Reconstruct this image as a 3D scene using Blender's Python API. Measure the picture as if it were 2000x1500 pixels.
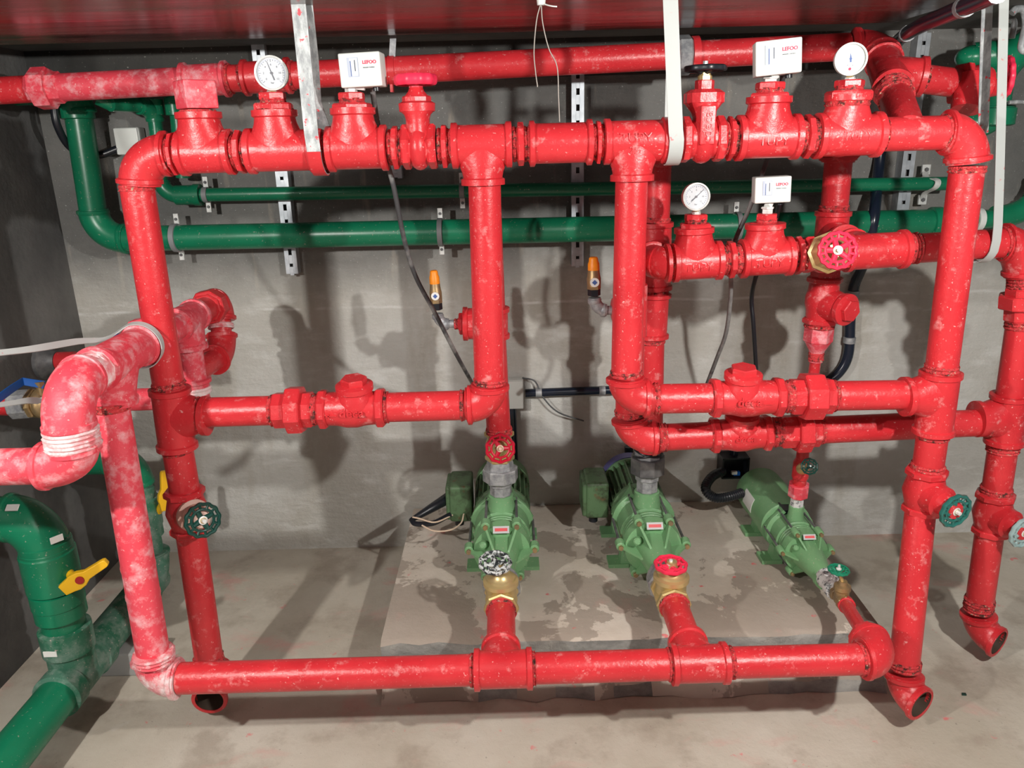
import bpy, bmesh, math, random
from mathutils import Vector, Matrix
random.seed(7)
V = Vector
for o in list(bpy.data.objects): bpy.data.objects.remove(o, do_unlink=True)
SC = bpy.context.scene
COL = SC.collection

# ---------------------------------------------------------------- camera
F, PITCH, ROLL, H = 1500.0, math.radians(17.5), 0.025, 1.55
SP, CP = math.sin(PITCH), math.cos(PITCH)
FWD = V((0, CP, -SP)); UPC = V((0, SP, CP)); RGT = V((1, 0, 0))
cam_d = bpy.data.cameras.new('camera'); cam = bpy.data.objects.new('camera', cam_d); COL.objects.link(cam)
cam_d.sensor_width = 36.0; cam_d.lens = 36.0 * F / 2000.0; cam_d.clip_start = 0.02
cr, sr = math.cos(ROLL), math.sin(ROLL)
cx = RGT * cr - UPC * sr; cy = RGT * sr + UPC * cr; cz = -FWD
cam.matrix_world = Matrix(((cx.x, cy.x, cz.x, 0), (cx.y, cy.y, cz.y, 0), (cx.z, cy.z, cz.z, H), (0, 0, 0, 1)))
SC.camera = cam

# ---------------------------------------------------------------- light and exposure
W = bpy.data.worlds.new('room_light'); SC.world = W; W.use_nodes = True
W.node_tree.nodes['Background'].inputs[0].default_value = (0.92, 0.96, 1.0, 1)
W.node_tree.nodes['Background'].inputs[1].default_value = 0.12
def lamp(name, loc, power, size, col=(1, 0.97, 0.92)):
    d = bpy.data.lights.new(name, 'POINT'); d.energy = power; d.shadow_soft_size = size; d.color = col
    o = bpy.data.objects.new(name, d); COL.objects.link(o); o.location = loc
    return o
lamp('ceiling_lamp_right', (0.98, 0.44, 1.775), 112, 0.026)
lamp('ceiling_lamp_left', (-1.16, 0.32, 1.775), 94, 0.026)
SC.view_settings.view_transform = 'Standard'; SC.view_settings.look = 'None'
SC.view_settings.exposure = 0.10; SC.view_settings.gamma = 1.0
SC.view_settings.use_curve_mapping = False

# ---------------------------------------------------------------- measuring: a pixel of the photograph at a known distance (or height) is a point of the room
def ray(px, py):
    u, v = px - 1000.0, py - 750.0
    u2, v2 = cr * u - sr * v, cr * v + sr * u
    return RGT * u2 + FWD * F - UPC * v2
def P(px, py, D):
    r = ray(px, py); return V((0, 0, H)) + r * (D / r.y)
def PZ(px, py, z):
    r = ray(px, py); return V((0, 0, H)) + r * ((z - H) / r.z)

DW, DF, DJ, DR, DG = 2.77, 1.85, 2.0, 2.26, 2.65     # wall, front frame, second frame, pump risers, green wall pipes
ZC = 1.872                                            # ceiling height
R = 0.038                                             # 2 1/2 inch pipe radius
SX, SY, SZ = V((1, 0, 0)), V((0, 1, 0)), V((0, 0, 1))

# ---------------------------------------------------------------- materials
MATS = {}
class NT:
    def __init__(s, name):
        s.m = bpy.data.materials.new(name); s.m.use_nodes = True; s.t = s.m.node_tree
        s.b = s.t.nodes['Principled BSDF']; s.geo = None
        MATS[name] = s.m
    def n(s, k, **kw):
        x = s.t.nodes.new(k)
        for a, b in kw.items(): setattr(x, a, b)
        return x
    def l(s, a, b): s.t.links.new(a, b)
    def pos(s, sc=(1, 1, 1)):
        if s.geo is None: s.geo = s.n('ShaderNodeNewGeometry')
        mp = s.n('ShaderNodeMapping'); s.l(s.geo.outputs['Position'], mp.inputs[0]); mp.inputs['Scale'].default_value = sc
        return mp.outputs[0]
    def noise(s, scale, detail=4, rough=0.55, sc=(1, 1, 1), dist=0.0):
        x = s.n('ShaderNodeTexNoise'); s.l(s.pos(sc), x.inputs['Vector'])
        x.inputs['Scale'].default_value = scale; x.inputs['Detail'].default_value = detail
        x.inputs['Roughness'].default_value = rough; x.inputs['Distortion'].default_value = dist
        return x.outputs['Fac']
    def ramp(s, fac, a, b, ca=0.0, cb=1.0):
        x = s.n('ShaderNodeMapRange'); s.l(fac, x.inputs[0]); x.inputs[1].default_value = a; x.inputs[2].default_value = b
        x.inputs[3].default_value = ca; x.inputs[4].default_value = cb
        return x.outputs[0]
    def mul(s, a, b):
        x = s.n('ShaderNodeMath', operation='MULTIPLY'); s.l(a, x.inputs[0])
        if isinstance(b, (int, float)): x.inputs[1].default_value = b
        else: s.l(b, x.inputs[1])
        return x.outputs[0]
    def mix(s, fac, c1, c2):
        x = s.n('ShaderNodeMix', data_type='RGBA')
        if isinstance(fac, (int, float)): x.inputs[0].default_value = fac
        else: s.l(fac, x.inputs[0])
        for c, i in ((c1, 6), (c2, 7)):
            if isinstance(c, tuple): x.inputs[i].default_value = c + (1,)
            else: s.l(c, x.inputs[i])
        return x.outputs[2]
    def col(s, c):
        if isinstance(c, tuple): s.b.inputs['Base Color'].default_value = c + (1,)
        else: s.l(c, s.b.inputs['Base Color'])
    def bump(s, h, strength, dist):
        x = s.n('ShaderNodeBump'); s.l(h, x.inputs['Height']); x.inputs['Strength'].default_value = strength
        x.inputs['Distance'].default_value = dist; s.l(x.outputs[0], s.b.inputs['Normal'])
    def set(s, rough=0.5, metal=0.0, spec=None):
        if isinstance(rough, (int, float)): s.b.inputs['Roughness'].default_value = rough
        else: s.l(rough, s.b.inputs['Roughness'])
        s.b.inputs['Metallic'].default_value = metal
        if spec is not None: s.b.inputs['Specular IOR Level'].default_value = spec
        return s
    def sep(s, ax):
        x = s.n('ShaderNodeSeparateXYZ'); s.l(s.pos(), x.inputs[0]); return x.outputs[ax]

def paint(name, c, c2, lo, hi, amt, dustc=(0.86, 0.74, 0.76), rough=0.33, bumps=0.35):
    s = NT(name)
    base = s.mix(s.ramp(s.noise(7, 3), 0.35, 0.68), c, c2)
    d = s.mul(s.ramp(s.noise(26, 7, 0.68), lo, hi), amt)
    base = s.mix(d, base, dustc)
    sp = s.mul(s.ramp(s.noise(150, 2, 0.5), 0.68, 0.73), min(0.6, amt * 0.8 + 0.12))
    base = s.mix(sp, base, (0.85, 0.55, 0.52))
    dk = s.mul(s.ramp(s.noise(48, 5, 0.7), 0.70, 0.78), 0.5)
    base = s.mix(dk, base, (0.14, 0.02, 0.02) if c[0] > c[1] else (0.05, 0.07, 0.04))
    s.col(base); s.set(s.ramp(d, 0, 0.6, rough, 0.75), 0.0, 0.5)
    s.bump(s.noise(55, 6, 0.6), bumps, 0.004)
    return s.m
paint('red', (0.65, 0.033, 0.042), (0.55, 0.022, 0.030), 0.575, 0.78, 0.50, (0.88,0.62,0.60))
paint('red_chalky', (0.78, 0.055, 0.085), (0.70, 0.07, 0.10), 0.48, 0.70, 0.60, (0.85, 0.66, 0.69), 0.5, 0.5)
paint('red_caked', (0.70, 0.06, 0.09), (0.80, 0.55, 0.56), 0.45, 0.62, 0.8, (0.86, 0.80, 0.80), 0.7, 1.0)
paint('pvc_green', (0.005, 0.185, 0.090), (0.005, 0.155, 0.074), 0.66, 0.85, 0.25, (0.32, 0.5, 0.42), 0.32, 0.05)
paint('pvc_dusty', (0.012, 0.140, 0.072), (0.10, 0.21, 0.16), 0.44, 0.66, 0.6, (0.30, 0.36, 0.32), 0.6, 0.15)
paint('pump_green', (0.190, 0.395, 0.190), (0.155, 0.325, 0.155), 0.62, 0.80, 0.4, (0.36, 0.42, 0.24), 0.42, 0.25)
s = NT('motor_green'); b_ = s.mix(s.ramp(s.noise(14, 6, 0.7), 0.50, 0.64), (0.085, 0.16, 0.075), (0.035, 0.045, 0.022)); s.col(s.mix(s.ramp(s.noise(22, 5), 0.62, 0.72), b_, (0.13, 0.065, 0.03))); s.set(0.5)
s = NT('thread'); t_ = s.mix(s.ramp(s.noise(60, 4, 0.7), 0.36, 0.50), (0.060, 0.022, 0.016), (0.62, 0.040, 0.048)); s.col(s.mix(s.ramp(s.noise(140, 3), 0.60, 0.70), t_, (0.52, 0.36, 0.26))); s.set(0.8); s.bump(s.noise(160, 4), 1.0, 0.006)
s = NT('brass'); s.col(s.mix(s.ramp(s.noise(12, 4), 0.4, 0.7), (0.72, 0.55, 0.24), (0.58, 0.46, 0.24))); s.set(0.36, 0.6)
s = NT('brass_dull'); s.col(s.mix(s.ramp(s.noise(40, 4), 0.4, 0.7), (0.45, 0.31, 0.15), (0.30, 0.22, 0.14))); s.set(0.45, 0.7)
s = NT('galvanised'); s.col(s.mix(s.ramp(s.noise(38, 5, 0.7), 0.38, 0.66), (0.24, 0.25, 0.27), (0.48, 0.49, 0.50))); s.set(0.5, 0.35); s.bump(s.noise(70, 4), 0.3, 0.003)
s = NT('iron_dark'); s.col(s.mix(s.ramp(s.noise(30, 4), 0.4, 0.7), (0.10, 0.10, 0.105), (0.20, 0.20, 0.20))); s.set(0.55, 0.3)
s = NT('zinc'); s.col(s.mix(s.ramp(s.noise(60, 3), 0.4, 0.7), (0.66, 0.68, 0.66), (0.85, 0.86, 0.84))); s.set(0.4, 0.2)
s = NT('teflon'); s.col(s.mix(s.ramp(s.noise(70, 5, 0.7), 0.50, 0.60), (0.70, 0.70, 0.70), (0.13, 0.14, 0.15))); s.set(0.6)
s = NT('strut_steel'); s.col(s.mix(s.ramp(s.noise(30, 4), 0.4, 0.7), (0.46, 0.50, 0.54), (0.62, 0.66, 0.70))); s.set(0.42, 0.5)
s = NT('strap_steel'); st_ = s.mix(s.ramp(s.noise(60, 6, 0.7, (1, 1, 0.4)), 0.42, 0.62), (0.27, 0.285, 0.295), (0.52, 0.545, 0.55)); s.col(s.mix(s.ramp(s.noise(45, 5), 0.64, 0.67), st_, (0.7, 0.06, 0.08))); s.set(0.5, 0.15)
s = NT('strap_white'); s.col(s.mix(s.ramp(s.noise(50, 5), 0.66, 0.70), (0.44, 0.465, 0.455), (0.55, 0.20, 0.20))); s.set(0.5)
for nm, c, r_ in (('white_plastic', (0.70, 0.73, 0.70), 0.4), ('dial_white', (0.66, 0.70, 0.75), 0.5), ('black_plastic', (0.010, 0.012, 0.017), 0.35),
                  ('conduit_navy', (0.010, 0.016, 0.032), 0.25), ('grey_plastic', (0.24, 0.25, 0.26), 0.5), ('blue_lever', (0.006, 0.10, 0.42), 0.4),
                  ('yellow_lever', (0.82, 0.46, 0.010), 0.4), ('red_button', (0.35, 0.010, 0.012), 0.4), ('orange_cap', (0.90, 0.27, 0.010), 0.45),
                  ('wheel_crimson', (0.50, 0.003, 0.025), 0.3), ('wheel_scarlet', (0.85, 0.030, 0.085), 0.4), ('wheel_dark_green', (0.004, 0.045, 0.035), 0.3),
                  ('wheel_teal', (0.020, 0.130, 0.110), 0.3), ('wheel_bright_green', (0.010, 0.22, 0.12), 0.35),
                  ('wheel_pale', (0.30, 0.42, 0.42), 0.4), ('ink_dark', (0.05, 0.06, 0.09), 0.6), ('ink_blue', (0.06, 0.12, 0.35), 0.6),
                  ('ink_red', (0.80, 0.03, 0.10), 0.6), ('ink_pale_blue', (0.45, 0.50, 0.62), 0.6), ('paper', (0.78, 0.78, 0.75), 0.7), ('label_red', (0.68, 0.07, 0.08), 0.5),
                  ('label_silver', (0.50, 0.52, 0.52), 0.5), ('bonnet_pink', (0.62, 0.40, 0.33), 0.5), ('cable_grey', (0.10, 0.105, 0.11), 0.5),
                  ('wire_tan', (0.62, 0.48, 0.36), 0.5), ('wire_thin', (0.36, 0.33, 0.30), 0.5), ('rust', (0.075, 0.055, 0.042), 0.25), ('sticker_blue', (0.14, 0.14, 0.38), 0.5),
                  ('concrete_block', (0.36, 0.36, 0.35), 0.9), ('red_chip', (0.80, 0.16, 0.10), 0.7)):
    s = NT(nm); s.col(c); s.set(r_)
s = NT('cable_worn'); s.col(s.mix(s.ramp(s.noise(9, 4, 0.6), 0.44, 0.60), (0.050, 0.053, 0.057), (0.26, 0.26, 0.255))); s.set(0.5)
s = NT('wheel_worn'); s.col(s.mix(s.ramp(s.noise(85, 4, 0.6), 0.47, 0.55), (0.025, 0.032, 0.035), (0.62, 0.66, 0.66))); s.set(0.4)
s = NT('gauge_glass'); s.col((1, 1, 1)); s.set(0.02); s.b.inputs['Alpha'].default_value = 0.07
# concrete
s = NT('concrete_wall')
z_ = s.sep(2)
c = s.mix(s.ramp(s.noise(1.7, 5, 0.6), 0.36, 0.66), (0.47, 0.455, 0.415), (0.60, 0.60, 0.575))
c = s.mix(s.mul(s.ramp(s.noise(3.2, 6, 0.6, (1.6, 1, 0.45)), 0.50, 0.66), 0.65), c, (0.385, 0.355, 0.30))
c = s.mix(s.mul(s.ramp(s.noise(7, 6, 0.65, (1, 1, 2.6)), 0.54, 0.72), 0.5), c, (0.74, 0.75, 0.73))
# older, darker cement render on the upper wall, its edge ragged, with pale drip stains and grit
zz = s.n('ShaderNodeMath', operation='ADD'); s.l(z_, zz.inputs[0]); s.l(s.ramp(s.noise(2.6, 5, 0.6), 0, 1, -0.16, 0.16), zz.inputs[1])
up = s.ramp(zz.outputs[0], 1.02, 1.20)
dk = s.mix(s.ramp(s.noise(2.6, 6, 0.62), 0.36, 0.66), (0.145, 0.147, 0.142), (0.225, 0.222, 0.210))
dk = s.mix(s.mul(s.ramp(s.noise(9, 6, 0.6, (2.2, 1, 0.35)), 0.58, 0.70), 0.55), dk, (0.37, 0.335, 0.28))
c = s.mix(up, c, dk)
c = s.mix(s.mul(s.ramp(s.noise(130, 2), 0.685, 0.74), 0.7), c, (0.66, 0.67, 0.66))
ln = s.n('ShaderNodeMath', operation='SUBTRACT'); s.l(z_, ln.inputs[0]); s.l(s.ramp(s.noise(3, 3), 0, 1, 0.965, 1.005), ln.inputs[1])
ab = s.n('ShaderNodeMath', operation='ABSOLUTE'); s.l(ln.outputs[0], ab.inputs[0])
seam = s.mul(s.ramp(ab.outputs[0], 0.002, 0.007, 1.0, 0.0), s.ramp(s.noise(6, 4), 0.46, 0.56))
c = s.mix(s.mul(seam, 0.7), c, (0.70, 0.70, 0.68))
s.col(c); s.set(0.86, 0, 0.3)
hb = s.n('ShaderNodeMath', operation='ADD'); s.l(s.noise(60, 6, 0.65), hb.inputs[0]); s.l(s.mul(s.noise(9, 5, 0.6, (1, 1, 3)), 2.0), hb.inputs[1])
s.bump(hb.outputs[0], 0.6, 0.006)
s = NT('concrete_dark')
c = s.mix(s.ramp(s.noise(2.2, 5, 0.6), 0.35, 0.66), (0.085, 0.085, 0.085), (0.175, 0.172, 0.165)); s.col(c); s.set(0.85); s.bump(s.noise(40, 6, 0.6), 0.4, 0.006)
s = NT('concrete_shade')  # near-black tone is shade painted into the wall-top strip; pale grit on it
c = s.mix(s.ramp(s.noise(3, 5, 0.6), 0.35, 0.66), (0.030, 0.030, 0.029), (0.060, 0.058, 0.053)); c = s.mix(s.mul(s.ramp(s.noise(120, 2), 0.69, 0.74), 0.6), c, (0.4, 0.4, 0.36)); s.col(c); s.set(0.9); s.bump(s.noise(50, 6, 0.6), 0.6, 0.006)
s = NT('concrete_floor')
c = s.mix(s.ramp(s.noise(2.1, 6, 0.6), 0.36, 0.66), (0.455, 0.41, 0.335), (0.60, 0.56, 0.485))
c = s.mix(s.mul(s.ramp(s.noise(5, 6, 0.65), 0.51, 0.64), 0.55), c, (0.33, 0.275, 0.22))
c = s.mix(s.mul(s.ramp(s.noise(11, 6, 0.7), 0.62, 0.72), 0.5), c, (0.58, 0.55, 0.50))
c = s.mix(s.mul(s.ramp(s.noise(3.3, 5, 0.6, (1, 1.6, 1), 0.4), 0.575, 0.69), 0.42), c, (0.66, 0.29, 0.27))
c = s.mix(s.mul(s.ramp(s.noise(13, 4, 0.55), 0.665, 0.72), 0.7), c, (0.74, 0.12, 0.14))
c = s.mix(s.mul(s.ramp(s.noise(90, 2), 0.70, 0.75), 0.45), c, (0.14, 0.12, 0.10))
s.col(c); s.set(0.72, 0, 0.3); s.bump(s.noise(45, 7, 0.65), 0.45, 0.005)
s = NT('concrete_pedestal')
c = s.mix(s.ramp(s.noise(4, 5), 0.38, 0.64), (0.55, 0.485, 0.41), (0.66, 0.60, 0.53))
c = s.mix(s.mul(s.ramp(s.noise(3.4, 7, 0.62, (1, 1, 1), 0.25), 0.492, 0.505), 0.72), c, (0.30, 0.25, 0.205))
c = s.mix(s.mul(s.ramp(s.noise(20, 4, 0.55), 0.69, 0.73), 0.75), c, (0.70, 0.09, 0.11))
c = s.mix(s.mul(s.ramp(s.noise(5, 5, 0.6), 0.62, 0.74), 0.4), c, (0.62, 0.30, 0.27))
s.col(c); s.set(0.75, 0, 0.3); s.bump(s.noise(40, 7, 0.65), 0.5, 0.006)
s = NT('concrete_rough'); c = s.mix(s.ramp(s.noise(7, 6, 0.65, (1, 1, 2)), 0.38, 0.66), (0.20, 0.20, 0.19), (0.42, 0.41, 0.38)); s.col(c); s.set(0.9); s.bump(s.noise(26, 7, 0.7), 0.9, 0.012)
s = NT('ceiling_board')
c = s.mix(s.ramp(s.noise(4, 5, 0.6, (0.5, 3, 1)), 0.36, 0.68), (0.040, 0.024, 0.020), (0.095, 0.062, 0.046))
c = s.mix(s.mul(s.ramp(s.noise(70, 2, 0.5, (0.5, 1, 1)), 0.72, 0.76), 0.6), c, (0.5, 0.45, 0.36))
s.col(c); s.set(s.ramp(s.noise(4, 4, 0.6, (0.5, 3, 1)), 0.3, 0.7, 0.14, 0.30), 0.0, 1.0); s.b.inputs['IOR'].default_value = 1.75
s.bump(s.noise(6, 4, 0.5, (0.4, 3, 1)), 0.10, 0.01)
# ---------------------------------------------------------------- mesh kit (world coordinates; each build() call is one object with its origin at its own centre)
WO = {}
def frame(a, ref=None):
    a = a.normalized()
    if ref is None: ref = SZ if abs(a.z) < 0.9 else SX
    u = (ref - a * ref.dot(a))
    if u.length < 1e-4: u = a.orthogonal()
    u.normalize(); return a, u, a.cross(u)
class MB:
    def __init__(s): s.v = []; s.f = []
    def lathe(s, p, axis, prof, seg=24, ref=None, cap=(True, True), jit=0.0):
        a, u, w = frame(axis, ref); b0 = len(s.v); n = len(prof)
        for q in prof:
            t, ru = q[0], q[1]; rv = q[2] if len(q) > 2 else ru
            for k in range(seg):
                th = 2 * math.pi * k / seg
                j = 1 + (random.uniform(-jit, jit) if jit else 0)
                s.v.append(p + a * t + u * (ru * j * math.cos(th)) + w * (rv * j * math.sin(th)))
        for i in range(n - 1):
            for k in range(seg):
                k2 = (k + 1) % seg
                s.f.append((b0 + i * seg + k, b0 + i * seg + k2, b0 + (i + 1) * seg + k2, b0 + (i + 1) * seg + k))
        if cap[0]: s.f.append(tuple(b0 + k for k in range(seg))[::-1])
        if cap[1]: s.f.append(tuple(b0 + (n - 1) * seg + k for k in range(seg)))
        return s
    def cyl(s, p0, p1, r, r2=None, seg=24, cap=(True, True)):
        d = p1 - p0
        return s.lathe(p0, d, [(0, r), (d.length, r if r2 is None else r2)], seg, cap=cap)
    def hexa(s, p0, p1, r, n=6, rot=0.0, cham=0.08):
        d = p1 - p0; L = d.length; c = cham * r
        a, u, w = frame(d); ref = u * math.cos(rot) + w * math.sin(rot)
        return s.lathe(p0, d, [(0, r - c), (min(c, L * .3), r), (L - min(c, L * .3), r), (L, r - c)], n, ref=ref)
    def sweep(s, pts, rad, seg=16, cap=(True, True)):
        n = len(pts); b0 = len(s.v)
        rad = rad if isinstance(rad, (list, tuple)) else [rad] * n
        t0 = (pts[1] - pts[0]).normalized(); _, u, _ = frame(t0)
        for i, p in enumerate(pts):
            t = (pts[min(i + 1, n - 1)] - pts[max(i - 1, 0)]).normalized()
            u = (u - t * u.dot(t)).normalized(); w = t.cross(u)
            for k in range(seg):
                th = 2 * math.pi * k / seg
                s.v.append(p + u * (rad[i] * math.cos(th)) + w * (rad[i] * math.sin(th)))
        for i in range(n - 1):
            for k in range(seg):
                k2 = (k + 1) % seg
                s.f.append((b0 + i * seg + k, b0 + i * seg + k2, b0 + (i + 1) * seg + k2, b0 + (i + 1) * seg + k))
        if cap[0]: s.f.append(tuple(b0 + k for k in range(seg))[::-1])
        if cap[1]: s.f.append(tuple(b0 + (n - 1) * seg + k for k in range(seg)))
        return s
    def box(s, c, hx, hy, hz, ax=SX, ay=SY, az=SZ, taper=1.0):
        b0 = len(s.v)
        for dz in (-1, 1):
            k = taper if dz > 0 else 1.0
            for dx, dy in ((-1, -1), (1, -1), (1, 1), (-1, 1)):
                s.v.append(c + ax * (hx * dx * k) + ay * (hy * dy * k) + az * (hz * dz))
        for f in ((0, 3, 2, 1), (4, 5, 6, 7), (0, 1, 5, 4), (1, 2, 6, 5), (2, 3, 7, 6), (3, 0, 4, 7)):
            s.f.append(tuple(b0 + i for i in f))
        return s
    def plate(s, pts, nrm, th):
        b0 = len(s.v); n = len(pts); h = nrm.normalized() * (th / 2)
        s.v += [p - h for p in pts] + [p + h for p in pts]
        s.f.append(tuple(b0 + k for k in range(n))[::-1]); s.f.append(tuple(b0 + n + k for k in range(n)))
        for k in range(n):
            k2 = (k + 1) % n; s.f.append((b0 + k, b0 + k2, b0 + n + k2, b0 + n + k))
        return s
    def ribbon(s, pts, wd, w, th):
        b0 = len(s.v); n = len(pts)
        for i, p in enumerate(pts):
            t = (pts[min(i + 1, n - 1)] - pts[max(i - 1, 0)]).normalized()
            wv = (wd - t * wd.dot(t)).normalized(); nv = t.cross(wv)
            for a, b in ((-1, -1), (1, -1), (1, 1), (-1, 1)): s.v.append(p + wv * (a * w / 2) + nv * (b * th / 2))
        for i in range(n - 1):
            for k in range(4):
                k2 = (k + 1) % 4; s.f.append((b0 + 4 * i + k, b0 + 4 * i + k2, b0 + 4 * i + 4 + k2, b0 + 4 * i + 4 + k))
        s.f.append((b0 + 3, b0 + 2, b0 + 1, b0)); e = b0 + 4 * (n - 1); s.f.append((e, e + 1, e + 2, e + 3))
        return s
    def ball(s, c, rx, ry, rz, ax=SX, ay=SY, az=SZ, seg=20, rings=12):
        prof = []
        b0 = len(s.v)
        for i in range(rings + 1):
            ph = math.pi * i / rings
            for k in range(seg):
                th = 2 * math.pi * k / seg
                s.v.append(c + ax * (rx * math.sin(ph) * math.cos(th)) + ay * (ry * math.sin(ph) * math.sin(th)) - az * (rz * math.cos(ph)))
        for i in range(rings):
            for k in range(seg):
                k2 = (k + 1) % seg; s.f.append((b0 + i * seg + k, b0 + i * seg + k2, b0 + (i + 1) * seg + k2, b0 + (i + 1) * seg + k))
        return s
    def torus(s, c, axis, R_, r_, n=40, m=8, fn=None, sq=1.0):
        a, u, w = frame(axis); b0 = len(s.v)
        for i in range(n):
            th = 2 * math.pi * i / n; d = u * math.cos(th) + w * math.sin(th); RR = R_ * (fn(th) if fn else 1)
            for k in range(m):
                ph = 2 * math.pi * k / m
                s.v.append(c + d * (RR + r_ * math.cos(ph)) + a * (r_ * sq * math.sin(ph)))
        for i in range(n):
            for k in range(m):
                i2 = (i + 1) % n; k2 = (k + 1) % m
                s.f.append((b0 + i * m + k, b0 + i2 * m + k, b0 + i2 * m + k2, b0 + i * m + k2))
        return s
def link(name, me, mat, parent=None, origin=None, label=None):
    o = bpy.data.objects.new(name, me); COL.objects.link(o)
    if mat: me.materials.append(MATS[mat])
    wo = WO[parent] if parent else V((0, 0, 0))
    o.location = origin - wo; WO[o] = origin.copy()
    if parent: o.parent = parent
    if label: o['label'] = label
    return o
def build(mb, name, mat, parent=None, label=None, flat=False, bevel=0.0, ang=38):
    lo = V((min(v.x for v in mb.v), min(v.y for v in mb.v), min(v.z for v in mb.v)))
    hi = V((max(v.x for v in mb.v), max(v.y for v in mb.v), max(v.z for v in mb.v)))
    c = (lo + hi) / 2
    me = bpy.data.meshes.new(name); me.from_pydata([v - c for v in mb.v], [], mb.f)
    bm = bmesh.new(); bm.from_mesh(me); bmesh.ops.recalc_face_normals(bm, faces=bm.faces); 
    if bevel:
        bmesh.ops.bevel(bm, geom=[e for e in bm.edges if e.is_manifold and e.calc_face_angle(0) > 0.6], offset=bevel, segments=3, affect='EDGES', profile=0.6)
    bm.to_mesh(me); bm.free()
    if not flat:
        me.polygons.foreach_set('use_smooth', [True] * len(me.polygons)); me.set_sharp_from_angle(angle=math.radians(ang))
    return link(name, me, mat, parent, c, label)
def tag(o, label, cat, group=None, kind=None):
    if kind: o['kind'] = kind
    if kind != 'structure':
        o['label'] = label; o['category'] = cat
        if group: o['group'] = group
    return o
def thing(name, label, cat, base, group=None):
    o = bpy.data.objects.new(name, None); COL.objects.link(o); o.empty_display_size = 0.05
    o.location = base; WO[o] = base.copy()
    return tag(o, label, cat, group)
def spline(pts, n=8):
    out = []; q = [pts[0] * 2 - pts[1]] + list(pts) + [pts[-1] * 2 - pts[-2]]
    for i in range(1, len(q) - 2):
        for k in range(n):
            t = k / n; a, b, c, d = q[i - 1], q[i], q[i + 1], q[i + 2]
            out.append(0.5 * ((2 * b) + (c - a) * t + (2 * a - 5 * b + 4 * c - d) * t * t + (3 * b - a - 3 * c + d) * t ** 3))
    out.append(pts[-1]); return out
def text(body, size, ext, org, xd, yd, mat, parent, name='lettering', wrap=None, bold=0.0):
    cu = bpy.data.curves.new('txt', 'FONT'); cu.body = body; cu.size = size; cu.align_x = 'CENTER'; cu.align_y = 'CENTER'
    cu.extrude = ext; cu.resolution_u = 3; cu.offset = bold
    t = bpy.data.objects.new('txt', cu); COL.objects.link(t)
    me = bpy.data.meshes.new_from_object(t.evaluated_get(bpy.context.evaluated_depsgraph_get()))
    bpy.data.objects.remove(t, do_unlink=True)
    zd = xd.cross(yd)
    for v in me.vertices:
        x, y, z = v.co
        if wrap: v.co = xd * x + yd * ((wrap + z) * math.sin(y / wrap)) + zd * ((wrap + z) * math.cos(y / wrap) - wrap)
        else: v.co = xd * x + yd * y + zd * z
    return link(name, me, mat, parent, org)

# ---- pipe fittings
def pipe(T, p0, p1, r=R, mat='red', name='pipe', seg=28, label=None):
    return build(MB().cyl(p0, p1, r, seg=seg), name, mat, T, label)
def thr(T, p0, p1, r=R, name='thread', mat='thread'):
    d = (p1 - p0); L = d.length
    n = max(3, int(L / 0.004)); prof = [(0, r * .9)] + [(L * i / n, r * (1.0 + 0.07 * (i % 2))) for i in range(n + 1)] + [(L, r * .9)]
    return build(MB().lathe(p0, d, prof, 22, jit=0.035), name, mat, T)
def collar(mb, p, d, r, w=0.014, k=1.34):
    mb.lathe(p, d, [(0, r * 1.1), (0.002, r * k), (w - 0.002, r * k), (w + 0.002, r * 1.14)], 28); return mb
def elbow(T, c, d1, d2, r=R, L=0.075, mat='red', name='elbow', k=1.2, L2=None, col=True, kc=1.34):
    d1, d2 = d1.normalized(), d2.normalized(); L2 = L2 or L
    p0, p3 = c + d1 * L, c + d2 * L2; h = 0.58
    p1, p2 = p0 - d1 * (L * h), p3 - d2 * (L2 * h)
    pts = [p0 * (1 - t) ** 3 + p1 * (3 * t * (1 - t) ** 2) + p2 * (3 * t * t * (1 - t)) + p3 * t ** 3 for t in [i / 14 for i in range(15)]]
    mb = MB().sweep(pts, r * k, 28)
    if col:
        collar(mb, p0 - d1 * 0.002, -d1, r, 0.013, kc); collar(mb, p3 - d2 * 0.002, -d2, r, 0.013, kc)
    return build(mb, name, mat, T)
def tee(T, p0, p1, pc, bd, bl, r=R, mat='red', name='tee', k=1.2, br=None, kc=1.34, letters=None):
    run = (p1 - p0); L = run.length; run.normalize(); br = br or r
    w = 0.013
    mb = MB().lathe(p0, run, [(0, r * 1.1), (0.001, r * kc), (w, r * kc), (w + .003, r * k), (L - w - .003, r * k), (L - w, r * kc), (L - .001, r * kc), (L, r * 1.1)], 32)
    bd = (bd - run * bd.dot(run)).normalized(); rk = br * k
    prof = [(0.0, rk * 1.55, rk * .98), (r * k * .55, rk * 1.42, rk * .98), (r * k * .95, rk * 1.20, rk), (r * k * 1.3, rk * 1.05, rk), (r * k * 1.55, rk, rk)]
    t1 = max(bl - w - .003, r * k * 1.58)
    prof += [(t1, rk, rk), (t1 + .003, br * kc, br * kc), (t1 + .003 + w, br * kc, br * kc), (t1 + .004 + w, br * 1.08, br * 1.08)]
    mb.lathe(pc, bd, prof, 32, ref=run)
    return build(mb, name, mat, T)
def nipple(T, p0, p1, r=R, mat='red', ring=True):
    thr(T, p0, p1, r)
    if ring:
        d = p1 - p0; m = (p0 + p1) / 2; h = min(d.length * .42, 0.016) / 2
        dn = d.normalized()
        build(MB().lathe(m - dn * h, dn, [(0, r * 1.1), (.002, r * 1.29), (2 * h - .002, r * 1.29), (2 * h, r * 1.1)], 8, ref=SZ + SY * random.uniform(-.4, .4), jit=0.025), 'hexagon_ring', mat, T, ang=25)
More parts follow.
